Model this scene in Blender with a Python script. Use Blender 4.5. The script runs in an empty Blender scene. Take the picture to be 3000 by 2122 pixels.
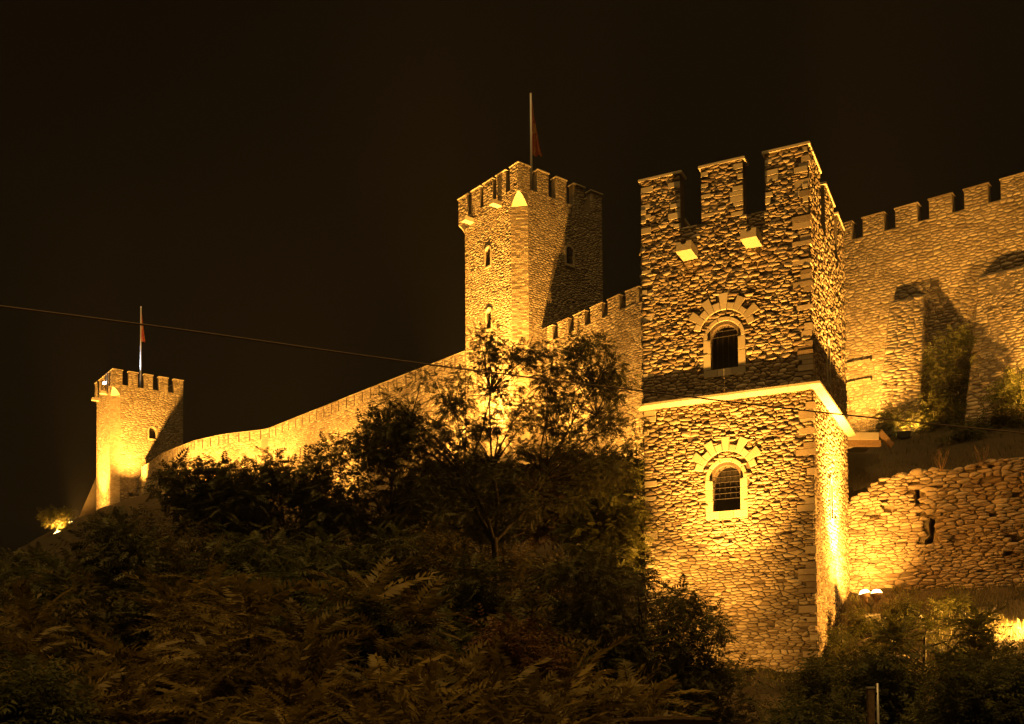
import bpy, math, random, bisect
import numpy as np
from mathutils import Vector, Matrix
from mathutils.geometry import tessellate_polygon

sc = bpy.context.scene
COL = sc.collection
R_ = math.radians

# ---------------------------------------------------------------- camera
FPX, PITCH, CY, ROLL, EYE = 3119.1, .0363, 1913.6, -.0079, 1.7      # focal length in pixels of a 3000 px wide frame
_c, _s, _cr, _sr = math.cos(PITCH), math.sin(PITCH), math.cos(ROLL), math.sin(ROLL)
cR = Vector((1, 0, 0)) * _cr + Vector((0, -_s, _c)) * _sr
cU = Vector((0, -_s, _c)) * _cr - Vector((1, 0, 0)) * _sr
cF = Vector((0, _c, _s))
cam = bpy.data.cameras.new('camera')
cam.sensor_width = 36; cam.lens = 36 * FPX / 3000
cam.shift_y = (CY - 1061) / 3000
cam.clip_start = .1; cam.clip_end = 2000
camo = bpy.data.objects.new('camera', cam); COL.objects.link(camo)
camo.matrix_world = Matrix(((cR.x, cU.x, -cF.x, 0), (cR.y, cU.y, -cF.y, 0), (cR.z, cU.z, -cF.z, EYE), (0, 0, 0, 1)))
sc.camera = camo

# ---------------------------------------------------------------- night sky, city glow, exposure
w = bpy.data.worlds.new('World'); sc.world = w; w.use_nodes = True
bg = w.node_tree.nodes['Background']
bg.inputs[0].default_value = (1.0, .55, .20, 1); bg.inputs[1].default_value = .0034
sun = bpy.data.lights.new('city_glow', 'SUN'); sun.energy = 1.5; sun.angle = R_(25); sun.color = (1, .55, .14)
suno = bpy.data.objects.new('city_glow', sun); COL.objects.link(suno)
suno.rotation_euler = Vector((.08, .26, -.96)).to_track_quat('-Z', 'Y').to_euler()
vs = sc.view_settings
vs.view_transform = 'Standard'; vs.look = 'None'; vs.gamma = 1; vs.exposure = 0; vs.use_curve_mapping = False
sc.render.engine = 'CYCLES'
sc.cycles.use_denoising = True
sc.cycles.max_bounces = 6; sc.cycles.diffuse_bounces = 3; sc.cycles.sample_clamp_indirect = 4
LAMP = (1.0, .425, .058)                                              # sodium light

# ---------------------------------------------------------------- helpers
def D(x, y, Y):                     # a point of the place, from its bearing and its distance ahead (Y metres)
    d = cF + cR * ((x * 1.30662 - 1500) / FPX) + cU * ((CY - y * 1.30662) / FPX)
    d = d * (Y / d.y)
    return Vector((d.x, d.y, d.z + EYE))
def V3(x, y, z): return Vector((x, y, z + EYE))                      # z over eye level
def tag(o, label=None, cat=None, group=None, kind=None):
    if label: o['label'] = label
    if cat: o['category'] = cat
    if group: o['group'] = group
    if kind: o['kind'] = kind
    return o
OFF = {}
def empty(name, loc, label, cat, group=None):
    o = bpy.data.objects.new(name, None); COL.objects.link(o); o.location = loc
    o.empty_display_size = .3
    OFF[o.name] = Vector(loc); tag(o, label, cat, group); return o
class MB:
    def __init__(s): s.v = []; s.f = []; s.t = []
    def add(s, vs, fs, tone=.5):
        n = len(s.v); s.v.extend(vs)
        for f in fs: s.f.append([i + n for i in f]); s.t.append(tone)
    def box(s, o, u, vv, ww, tone=.5):           # corner o and three edge vectors
        p = [o, o + u, o + u + vv, o + vv]; q = [a + ww for a in p]
        s.add(p + q, [(0, 3, 2, 1), (4, 5, 6, 7), (0, 1, 5, 4), (1, 2, 6, 5), (2, 3, 7, 6), (3, 0, 4, 7)], tone)
    def prism(s, poly, d0, d1, mf, bev=.012, tone=.5):   # outline in (s,t) of a face, from depth d0 out to d1
        n = len(poly); cx = sum(p[0] for p in poly) / n; cy = sum(p[1] for p in poly) / n
        vs = [mf(a, b, d0) for a, b in poly] + [mf(a, b, d1 - bev) for a, b in poly]
        ins = []
        for a, b in poly:
            L = math.hypot(a - cx, b - cy) or 1; k = 1 - min(.4, bev * 1.2 / L); ins.append((cx + (a - cx) * k, cy + (b - cy) * k))
        vs += [mf(a, b, d1) for a, b in ins]
        fs = []
        for r in (0, 1):
            for i in range(n): j = (i + 1) % n; fs.append((r * n + i, r * n + j, (r + 1) * n + j, (r + 1) * n + i))
        for t in tessellate_polygon([[Vector((a, b, 0)) for a, b in ins]]): fs.append(tuple(2 * n + i for i in t))
        for t in tessellate_polygon([[Vector((a, b, 0)) for a, b in poly]]): fs.append(tuple(reversed(t)))
        s.add(vs, fs, tone)
    def tube(s, pts, rad, n=7, tone=.5, cap=True):
        pts = [Vector(p) for p in pts]; k0 = len(s.v); up = Vector((.13, .31, .94))
        for i, p in enumerate(pts):
            d = (pts[min(i + 1, len(pts) - 1)] - pts[max(i - 1, 0)]).normalized()
            a = d.cross(up)
            if a.length < .05: a = d.cross(Vector((1, 0, 0)))
            a.normalize(); b = d.cross(a); r = rad[i] if hasattr(rad, '__len__') else rad
            for k in range(n): t = 2 * math.pi * k / n; s.v.append(p + a * (r * math.cos(t)) + b * (r * math.sin(t)))
        for i in range(len(pts) - 1):
            for k in range(n):
                a = k0 + i * n + k; b = k0 + i * n + (k + 1) % n
                s.f.append([a, b, b + n, a + n]); s.t.append(tone)
        if cap:
            s.f.append([k0 + k for k in reversed(range(n))]); s.f.append([k0 + (len(pts) - 1) * n + k for k in range(n)]); s.t += [tone, tone]
    def build(s, name, mat, parent=None, smooth=False, origin=None):
        m = bpy.data.meshes.new(name)
        off = Vector((0, 0, 0)); loc = Vector((0, 0, 0))
        if parent is not None:
            off = OFF[parent.name]
            if origin is not None: loc = Vector(origin) - off; off = Vector(origin)
        elif origin is not None: loc = Vector(origin); off = Vector(origin)
        m.from_pydata([tuple(v - off) for v in s.v], [], s.f)
        a = m.attributes.new('tone', 'FLOAT', 'FACE'); a.data.foreach_set('value', s.t)
        if smooth: m.polygons.foreach_set('use_smooth', [True] * len(m.polygons))
        m.materials.append(mat); m.update()
        o = bpy.data.objects.new(name, m); COL.objects.link(o); o.location = loc
        if parent is not None: o.parent = parent
        OFF[o.name] = off
        return o

# ---------------------------------------------------------------- materials
def mat_new(name):
    m = bpy.data.materials.new(name); m.use_nodes = True; nt = m.node_tree
    return m, nt, nt.nodes['Principled BSDF']
def N(nt, t, **kw):
    n = nt.nodes.new(t)
    for k, v in kw.items():
        if k.startswith('_'): n.inputs[k[1:].replace('_', ' ')].default_value = v
        else: setattr(n, k, v)
    return n
def stone_mat(name, dark, light, scale=9, bump=.5, rough=.9, spot=.5):
    m, nt, b = mat_new(name); L = nt.links.new
    at = N(nt, 'ShaderNodeAttribute', attribute_name='tone')
    tc = N(nt, 'ShaderNodeNewGeometry')
    n1 = N(nt, 'ShaderNodeTexNoise', _Scale=scale, _Detail=6.0, _Roughness=.65); L(tc.outputs['Position'], n1.inputs['Vector'])
    n2 = N(nt, 'ShaderNodeTexNoise', _Scale=scale * .13, _Detail=4.0); L(tc.outputs['Position'], n2.inputs['Vector'])
    a1 = N(nt, 'ShaderNodeMath', operation='MULTIPLY_ADD'); L(n1.outputs[0], a1.inputs[0]); a1.inputs[1].default_value = spot; L(at.outputs['Fac'], a1.inputs[2])
    a2 = N(nt, 'ShaderNodeMath', operation='MULTIPLY_ADD'); L(n2.outputs[0], a2.inputs[0]); a2.inputs[1].default_value = .7; L(a1.outputs[0], a2.inputs[2])
    a3 = N(nt, 'ShaderNodeMath', operation='SUBTRACT'); L(a2.outputs[0], a3.inputs[0]); a3.inputs[1].default_value = .35 + spot / 2
    r = N(nt, 'ShaderNodeValToRGB'); L(a3.outputs[0], r.inputs[0])
    r.color_ramp.elements[0].position = .05; r.color_ramp.elements[0].color = (*dark, 1)
    r.color_ramp.elements[1].position = .95; r.color_ramp.elements[1].color = (*light, 1)
    L(r.outputs[0], b.inputs['Base Color']); b.inputs['Roughness'].default_value = rough
    b.inputs['Specular IOR Level'].default_value = .25
    n3 = N(nt, 'ShaderNodeTexNoise', _Scale=scale * 2.2, _Detail=5.0, _Roughness=.6); L(tc.outputs['Position'], n3.inputs['Vector'])
    bp = N(nt, 'ShaderNodeBump', _Strength=bump, _Distance=.03); L(n3.outputs[0], bp.inputs['Height']); L(bp.outputs[0], b.inputs['Normal'])
    return m
def plain(name, col, rough=.6, metal=0.0, var=.25, scale=14):
    m, nt, b = mat_new(name); L = nt.links.new
    tc = N(nt, 'ShaderNodeNewGeometry'); n1 = N(nt, 'ShaderNodeTexNoise', _Scale=scale, _Detail=5.0); L(tc.outputs['Position'], n1.inputs['Vector'])
    r = N(nt, 'ShaderNodeValToRGB'); L(n1.outputs[0], r.inputs[0])
    r.color_ramp.elements[0].position = .3; r.color_ramp.elements[0].color = (*[c * (1 - var) for c in col], 1)
    r.color_ramp.elements[1].position = .7; r.color_ramp.elements[1].color = (*[min(1, c * (1 + var)) for c in col], 1)
    L(r.outputs[0], b.inputs['Base Color']); b.inputs['Roughness'].default_value = rough; b.inputs['Metallic'].default_value = metal
    return m
def leaf_mat(name, dark, light, trans=.3):
    m, nt, b = mat_new(name); L = nt.links.new
    at = N(nt, 'ShaderNodeAttribute', attribute_name='tone')
    r = N(nt, 'ShaderNodeValToRGB'); L(at.outputs['Fac'], r.inputs[0])
    r.color_ramp.elements[0].color = (*dark, 1); r.color_ramp.elements[1].color = (*light, 1)
    L(r.outputs[0], b.inputs['Base Color']); b.inputs['Roughness'].default_value = .55; b.inputs['Specular IOR Level'].default_value = .3
    t = N(nt, 'ShaderNodeBsdfTranslucent'); L(r.outputs[0], t.inputs[0])
    mx = N(nt, 'ShaderNodeMixShader'); mx.inputs[0].default_value = trans
    L(b.outputs[0], mx.inputs[1]); L(t.outputs[0], mx.inputs[2]); L(mx.outputs[0], nt.nodes['Material Output'].inputs[0])
    return m
def glow(name, col, st):
    m, nt, b = mat_new(name)
    b.inputs['Emission Color'].default_value = (*col, 1); b.inputs['Emission Strength'].default_value = st
    b.inputs['Base Color'].default_value = (.8, .8, .8, 1); return m
M = dict(
    rubble=stone_mat('rubble_stone', (.20, .15, .10), (.52, .44, .32)),
    mortar=stone_mat('mortar', (.09, .072, .052), (.21, .17, .125), scale=16, bump=.9),
    ashlar=stone_mat('dressed_stone', (.42, .37, .27), (.58, .52, .40), scale=6, bump=.25, spot=.35),
    brick=stone_mat('thin_brick', (.34, .27, .18), (.54, .46, .33), scale=8),
    farstone=stone_mat('curtain_stone', (.22, .175, .12), (.50, .43, .32)),
    farmortar=stone_mat('curtain_mortar', (.14, .115, .085), (.28, .24, .18), scale=12, bump=.8),
    ruin=stone_mat('ruin_stone', (.20, .155, .11), (.52, .44, .33)),
    earth=stone_mat('earth', (.022, .017, .010), (.065, .05, .03), scale=3, bump=1),
    concrete=stone_mat('concrete', (.30, .27, .22), (.44, .40, .32), scale=5, bump=.2),
    dark=plain('dark_interior', (.012, .010, .008), .5),
    iron=plain('iron', (.035, .03, .03), .6, .1), black=plain('black_housing', (.02, .02, .02), .45, .2),
    pole=plain('white_pole', (.72, .72, .72), .35, .0, .05), galv=plain('pale_pipe', (.62, .60, .55), .35, .2, .1),
    rust=plain('rusty_post', (.24, .16, .09), .6, .1, .35), wood=plain('weathered_board', (.20, .13, .07), .75, 0, .4, 30),
    cable=plain('cable', (.20, .14, .10), .5, 0, .1),
    bark=plain('bark', (.055, .042, .03), .85, 0, .5, 20),
    leafA=leaf_mat('ailanthus_leaf', (.07, .058, .016), (.30, .22, .06), .35),
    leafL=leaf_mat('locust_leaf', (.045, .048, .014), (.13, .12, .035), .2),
    leafS=leaf_mat('shrub_leaf', (.05, .058, .015), (.15, .15, .04), .35),
    grass=leaf_mat('grass_blade', (.04, .045, .014), (.17, .155, .055), .3),
    lens=glow('lamp_lens', (1, .68, .24), 11), white=glow('white_lamp_lens', (1, .95, .85), 26),
)
# flag cloth: red field with a yellow figure
def flag_mat():
    m, nt, b = mat_new('flag_cloth'); L = nt.links.new
    at = N(nt, 'ShaderNodeAttribute', attribute_name='tone'); r = N(nt, 'ShaderNodeValToRGB'); L(at.outputs['Fac'], r.inputs[0])
    r.color_ramp.interpolation = 'CONSTANT'
    r.color_ramp.elements[0].color = (.26, .018, .010, 1); r.color_ramp.elements[1].position = .7; r.color_ramp.elements[1].color = (.42, .24, .03, 1)
    L(r.outputs[0], b.inputs['Base Color']); b.inputs['Roughness'].default_value = .8
    return m
M['flag'] = flag_mat()

# ---------------------------------------------------------------- rubble masonry
def clip(poly, nx, ny, c):
    out = []; n = len(poly); a = poly[-1]; da = a[0] * nx + a[1] * ny - c
    for b in poly:
        db = b[0] * nx + b[1] * ny - c
        if (da <= 0) != (db <= 0):
            t = da / (da - db); out.append((a[0] + (b[0] - a[0]) * t, a[1] + (b[1] - a[1]) * t))
        if db <= 0: out.append(b)
        a, da = b, db
    return out
def cells(s0, s1, t0, t1, w, h, rng, var=0.0):
    """uneven courses of stones: stretched Voronoi cells round points set in wavering rows"""
    a = h / w * 1.02; rows = []; t = t0
    while t < t1 - h * .3:
        hh = h * rng.uniform(.62 - .2 * var, 1.4 + .6 * var); x = s0 - rng.random() * w * .4; row = []
        kk = rng.uniform(.8, 1.25)
        while x < s1:
            ww = w * kk * rng.choice((.45, .6, .8, 1, 1, 1.2, 1.5, 1.9)) * rng.uniform(.85, 1.15)
            p = (x + ww / 2, t + hh * (.5 + rng.uniform(-.3, .3)))
            if p[0] < s1 - w * .12 and rng.random() > .10 + .06 * var: row.append(p)
            x += ww
        rows.append(row); t += hh
    out = []; X = [[p[0] for p in r] for r in rows]; rad = 2.7 * w
    for i, row in enumerate(rows):
        for p in row:
            P_ = [(max(s0, p[0] - 1.7 * w) * a, max(t0, p[1] - 1.8 * h)), (min(s1, p[0] + 1.7 * w) * a, max(t0, p[1] - 1.8 * h)),
                  (min(s1, p[0] + 1.7 * w) * a, min(t1, p[1] + 1.8 * h)), (max(s0, p[0] - 1.7 * w) * a, min(t1, p[1] + 1.8 * h))]
            px, py = p[0] * a, p[1]
            for j in range(max(0, i - 2), min(len(rows), i + 3)):
                k = bisect.bisect_left(X[j], p[0] - rad)
                while k < len(X[j]) and X[j][k] < p[0] + rad:
                    q = rows[j][k]; k += 1
                    if q is p: continue
                    qx, qy = q[0] * a, q[1]; nx, ny = qx - px, qy - py
                    P_ = clip(P_, nx, ny, (qx * qx + qy * qy - px * px - py * py) / 2)
                    if len(P_) < 3: break
                if len(P_) < 3: break
            if len(P_) >= 3: out.append([(u / a, v) for u, v in P_])
    return out
def stone(poly, mf, hg, rng, gap, fine, base=-.03, rough=.045):
    n = len(poly); cx = sum(p[0] for p in poly) / n; cy = sum(p[1] for p in poly) / n
    q = []
    for i in range(n):
        ax, ay = poly[i]; bx, by = poly[(i + 1) % n]
        if fine:
            L = math.hypot(bx - ax, by - ay)
            if L < .02: q.append(((ax + bx) / 2, (ay + by) / 2)); continue
            for k in ((.15, .85) if L > .07 else (.3, .7)): q.append((ax + (bx - ax) * k, ay + (by - ay) * k))
        else: q.append((ax, ay))
    q2 = []
    for x, y in q:
        L = math.hypot(x - cx, y - cy) or .01; k = max(.35, 1 - gap / L) * rng.uniform(1 - rough, 1.02); q2.append((cx + (x - cx) * k, cy + (y - cy) * k))
    n = len(q2); tl = min(1, hg / .05); tx, ty = rng.uniform(-.16, .16) * tl, rng.uniform(-.22, .22) * tl
    dd = lambda x, y: (x - cx) * tx + (y - cy) * ty
    vs = [mf(x, y, base) for x, y in q2]
    if fine:
        vs += [mf(cx + (x - cx) * .97, cy + (y - cy) * .97, hg * rng.uniform(.5, .75) + dd(x, y) * .6) for x, y in q2]
        vs += [mf(cx + (x - cx) * .70, cy + (y - cy) * .70, hg * rng.uniform(.92, 1.1) + dd(x, y)) for x, y in q2]; r = 2
    else:
        vs += [mf(cx + (x - cx) * .82, cy + (y - cy) * .82, hg * rng.uniform(.75, 1.05) + dd(x, y)) for x, y in q2]; r = 1
    vs.append(mf(cx, cy, hg * rng.uniform(.98, 1.2)))
    fs = [(k * n + i, k * n + (i + 1) % n, (k + 1) * n + (i + 1) % n, (k + 1) * n + i) for k in range(r) for i in range(n)]
    fs += [(r * n + i, r * n + (i + 1) % n, len(vs) - 1) for i in range(n)]
    return vs, fs
def area(p): return abs(sum(p[i - 1][0] * p[i][1] - p[i][0] * p[i - 1][1] for i in range(len(p)))) / 2
def cen(p): return (sum(a[0] for a in p) / len(p), sum(a[1] for a in p) / len(p))
class Masonry:
    """collects the stones of one thing; the largest become pieces of their own, the rest one part"""
    def __init__(s, seed): s.rng = random.Random(seed); s.rest = MB(); s.best = []
    def panel(s, mf, rect, w, h, hg, gap=.016, fine=True, skip=None, pick=None, var=0.0, base=-.03):
        for c in cells(*rect, w, h, s.rng, var):
            x, y = cen(c)
            if skip and skip(x, y): continue
            A = area(c)
            if A < .0035 or (var and s.rng.random() < .03): continue
            vs, fs = stone(c, mf, hg * s.rng.uniform(.45, 1.4), s.rng, gap * s.rng.choice((.6, .9, 1.3, 2.2 + var)), fine, base, .045 + .04 * var)
            tone = min(1.1, max(-.1, s.rng.gauss(.5, .25)))
            if pick and pick(x, y): s.best.append((A, vs, fs, tone))
            else: s.rest.add(vs, fs, tone)
    def finish(s, parent, mat, n=300, rest='stonework'):
        s.best.sort(key=lambda b: -b[0])
        for A, vs, fs, tone in s.best[n:]: s.rest.add(vs, fs, tone)
        for A, vs, fs, tone in s.best[:n]:
            m = MB(); m.add(vs, fs, tone); m.build('stone', mat, parent, True, origin=vs[-1])
        if s.rest.v: tag(s.rest.build(rest, mat, parent, True), kind='stuff')
def face(o, u, nrm):                 # (s,t,d): along, height over eye level, outwards
    o = Vector(o); u = Vector(u); nrm = Vector(nrm)
    def mf(s, t, d): p = o + u * s + nrm * d; return Vector((p.x, p.y, t + EYE))
    return mf
def arch(sc_, zb, zt, w_, n=10):     # opening outline, bottom left round to top
    r = w_ / 2; zs = zt - r
    return [(sc_ - r, zb), (sc_ + r, zb)] + [(sc_ + r * math.cos(a), zs + r * math.sin(a)) for a in [math.pi * i / n for i in range(n + 1)]]
def wall_panel(mb, mf, outline, holes=(), depth=.5, tone=.5):
    pl = [[Vector((a, b, 0)) for a, b in outline]] + [[Vector((a, b, 0)) for a, b in h] for h in holes]
    flat = [p for q in pl for p in q]
    vs = [mf(p.x, p.y, 0) for p in flat]; tris = tessellate_polygon(pl)
    mb.add(vs, [tuple(t) for t in tris], tone)
    for h in holes:
        n = len(h); mb.add([mf(a, b, 0) for a, b in h] + [mf(a, b, -depth) for a, b in h], [(i, (i + 1) % n, n + (i + 1) % n, n + i) for i in range(n)], tone)
def inrect(x, y, r): return r[0] < x < r[1] and r[2] < y < r[3]

def window(root, mf, sc_, zb, zt, w_, fr, proud=.05, depth=.5, jb=3, ring=None, hbars=0, vbars=0, hstep=.22, hooks=False, inner=True, seg=5):
    """recessed arched opening: the dark pane is the part, frame stones, voussoirs and bars its pieces"""
    r = w_ / 2; zs = zt - r; R = r + fr
    m = MB(); m.add([mf(a, b, -depth + .01) for a, b in arch(sc_, zb - .05, zt + .02, w_ + .04)], [list(range(13))]); win = m.build('window', M['dark'], root)
    g = .006
    def piece(name, poly, d0, d1, mat='ashlar', bev=.014, tone=None):
        q = MB(); q.prism(poly, d0, d1, mf, bev, random.random() if tone is None else tone); return q.build(name, M[mat], win, origin=mf(*cen(poly), d1))
    for side in (-1, 1):                       # jambs
        z = zb
        hs = [zs - zb] if jb == 1 else [(zs - zb) * k for k in ((.33, .37, .30) if jb == 3 else (.55, .45))]
        for h in hs:
            a, b = sc_ + side * r, sc_ + side * R; a, b = min(a, b), max(a, b)
            piece('frame_stone', [(a, z + g), (b, z + g), (b, z + h - g), (a, z + h - g)], -.3, proud); z += h
    for i in range(seg):                         # arch
        a0, a1 = math.pi * i / seg + .012, math.pi * (i + 1) / seg - .012; k = 4
        out = [(sc_ + R * math.cos(a0 + (a1 - a0) * j / k), zs + R * math.sin(a0 + (a1 - a0) * j / k)) for j in range(k + 1)]
        rin = r + (fr * .45 if inner else 0)
        inn = [(sc_ + rin * math.cos(a0 + (a1 - a0) * j / k), zs + rin * math.sin(a0 + (a1 - a0) * j / k)) for j in range(k, -1, -1)]
        piece('frame_stone', out + inn, -.3, proud)
        if inner:
            o2 = [(sc_ + (rin - .004) * math.cos(a0 + (a1 - a0) * j / k), zs + (rin - .004) * math.sin(a0 + (a1 - a0) * j / k)) for j in range(k + 1)]
            i2 = [(sc_ + r * math.cos(a0 + (a1 - a0) * j / k), zs + r * math.sin(a0 + (a1 - a0) * j / k)) for j in range(k, -1, -1)]
            piece('arch_moulding', o2 + i2, -.34, -.07)
    n = 3 if fr > .2 else 1
    for i in range(n):                         # sill
        a, b = sc_ - R + 2 * R * i / n, sc_ - R + 2 * R * (i + 1) / n
        piece('sill_stone', [(a + g, zb - fr), (b - g, zb - fr), (b - g, zb - g), (a + g, zb - g)], -.3, proud + .003)
    if ring:
        rc, ri, rs_, rl, nn = ring; a0, a1 = R_(15), R_(165)
        for i in range(nn):
            b0, b1 = a0 + (a1 - a0) * i / nn + .008, a0 + (a1 - a0) * (i + 1) / nn - .008; ro = (rl if i % 2 else rs_) * random.uniform(.97, 1.03)
            q0, q1 = b0, b1
            piece('voussoir', [(sc_ + ri * math.cos(b0), rc + ri * math.sin(b0)), (sc_ + ro * math.cos(q0), rc + ro * math.sin(q0)),
                               (sc_ + ro * math.cos(q1), rc + ro * math.sin(q1)), (sc_ + ri * math.cos(b1), rc + ri * math.sin(b1))], -.05, proud + .03)
    for i in range(vbars):
        x = sc_ - r + w_ * (i + 1) / (vbars + 1); q = MB(); top = zs + math.sqrt(max(0, r * r - (x - sc_) ** 2))
        q.tube([mf(x, zb + (.5 if hbars > 3 else .02), -.2), mf(x, top, -.2)], .010, 6); q.build('grille_bar', M['iron'], win)
    for i in range(hbars):
        z = zt - .2 - i * hstep; x = r if z < zs else math.sqrt(max(0, r * r - (z - zs) ** 2))
        q = MB(); q.tube([mf(sc_ - x, z, -.17), mf(sc_ + x, z, -.17)], .012, 6); q.build('grille_bar', M['iron'], win)
    if hooks:
        for side in (-1, 1): piece('hinge_hook', [(sc_ + side * (r + .05) + a, zs - .03 + b) for a, b in ((-.05, -.03), (.05, -.03), (.05, .04), (-.05, .04))], 0, proud + .06, 'black')
    return win

def merlon(root, mf, s0, s1, z0, z1, thick, mat, over=.085, name='merlon', cop=.10, copmat='ashlar'):
    m = MB(); m.box(mf(s0, z0 - .02, 0), mf(s1, z0, 0) - mf(s0, z0, 0), mf(s0, z0, -thick) - mf(s0, z0, 0), Vector((0, 0, z1 - cop - z0 + .02))); me = m.build(name, mat, root)
    c = MB(); c.prism([(s0 - over, -thick - over), (s1 + over, -thick - over), (s1 + over, over), (s0 - over, over)], 0, cop,
                      lambda a, b, d: mf(a, z1 - cop + d, b), .02, random.random()); c.build('coping', M[copmat], me)
    return me
def spout(root, mf, s, z, length=1.0, w_=.6, h_=.36):
    """stone water spout: a trough with a round notch along its top"""
    r = w_ * .22; P_ = [(s - w_ / 2, z), (s + w_ / 2, z), (s + w_ / 2, z + h_)] + [(s + r * math.cos(a), z + h_ - r * math.sin(a)) for a in [math.pi * k / 6 for k in range(7)]] + [(s - w_ / 2, z + h_)]
    m = MB(); m.prism(P_, -.1, length, mf, .015); return m.build('water_spout', M['ashlar'], root)

# ---------------------------------------------------------------- ground
CP = [(0, 0, -1.7), (-25, 0, -1.7), (25, 0, -1.7), (0, 12, -1.7), (-15, 15, -1.7), (15, 15, -1.5), (0, -30, -1.7), (60, -20, -1.7), (-60, -20, -1.7), (10, 25, -.9), (11, 38.3, .45), (5, 41, .9), (0, 38, 0), (-10, 35, .2), (-25, 35, -.5),
      (17, 37, 1.6), (18.5, 41, 3.3), (23, 37, 2.7), (14.2, 42, 2.9), (14.5, 45.5, 4), (28, 34, 2), (40, 40, 3), (5, 50, 3.5), (0, 55, 5.0), (0, 65, 9.5), (4, 62, 9), (9, 58, 9), (-4, 73, 14), (-12, 83, 14.5), (-22, 95, 17), (-30, 98, 18),
      (-40, 107, 19), (-48, 113, 18.0), (-58, 112, 11), (-75, 105, 1), (-40, 85, 8), (-20, 70, 6), (-20, 55, 2.5), (-45, 60, 2), (-75, 60, -1), (-40, 130, 23), (0, 100, 21), (-120, 100, -1), (-120, 0, -2), (40, 120, 22), (-60, 180, 10), (80, 60, 10)]
cpx = np.array(CP, float)
def _phi(r2): return np.where(r2 > 0, .5 * r2 * np.log(np.maximum(r2, 1e-9)), 0)
_d2 = ((cpx[:, None, :2] - cpx[None, :, :2]) ** 2).sum(2)
_A = np.zeros((len(CP) + 3,) * 2); _A[:-3, :-3] = _phi(_d2) + np.eye(len(CP)) * 2.0
_A[:-3, -3] = 1; _A[:-3, -2:] = cpx[:, :2]; _A[-3, :-3] = 1; _A[-2:, :-3] = cpx[:, :2].T
_W = np.linalg.solve(_A, np.concatenate([cpx[:, 2], [0, 0, 0]]))
def ground_np(x, y):
    x = np.asarray(x, float); y = np.asarray(y, float)
    d2 = (x[..., None] - cpx[:, 0]) ** 2 + (y[..., None] - cpx[:, 1]) ** 2
    return _phi(d2) @ _W[:-3] + _W[-3] + _W[-2] * x + _W[-1] * y
def ground(x, y): return float(ground_np(np.array([x]), np.array([y]))[0])     # over eye level
def grid_mesh(name, xs, ys, zf, mat, rough=0.0, seed=1):
    g = np.random.RandomState(seed); Xg, Yg = np.meshgrid(xs, ys); Z = zf(Xg, Yg) + EYE + g.uniform(-rough, rough, Xg.shape)
    m = MB(); nx = len(xs); m.v = [Vector((a, b, c)) for a, b, c in zip(Xg.ravel(), Yg.ravel(), Z.ravel())]
    m.f = [[j * nx + i, j * nx + i + 1, (j + 1) * nx + i + 1, (j + 1) * nx + i] for j in range(len(ys) - 1) for i in range(nx - 1)]; m.t = [.5] * len(m.f)
    return m.build(name, mat, None, True)
xs = np.unique(np.concatenate([np.linspace(-300, -60, 13), np.linspace(-60, 8, 60), np.linspace(8, 30, 74), np.linspace(30, 300, 14)]))
ys = np.unique(np.concatenate([np.linspace(-60, 20, 14), np.linspace(20, 50, 100), np.linspace(50, 125, 60), np.linspace(125, 500, 12)]))
def gz(x, y):
    z = ground_np(x, y); far = np.clip((np.hypot(x, y - 50) - 110) / 120, 0, 1)
    return z * (1 - far) + far * -2 + .10 * np.sin(x * 2.1 + y * 1.3) * np.sin(y * 1.7 - x)
tag(grid_mesh('ground', xs, ys, gz, M['earth'], .06), kind='structure')

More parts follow.
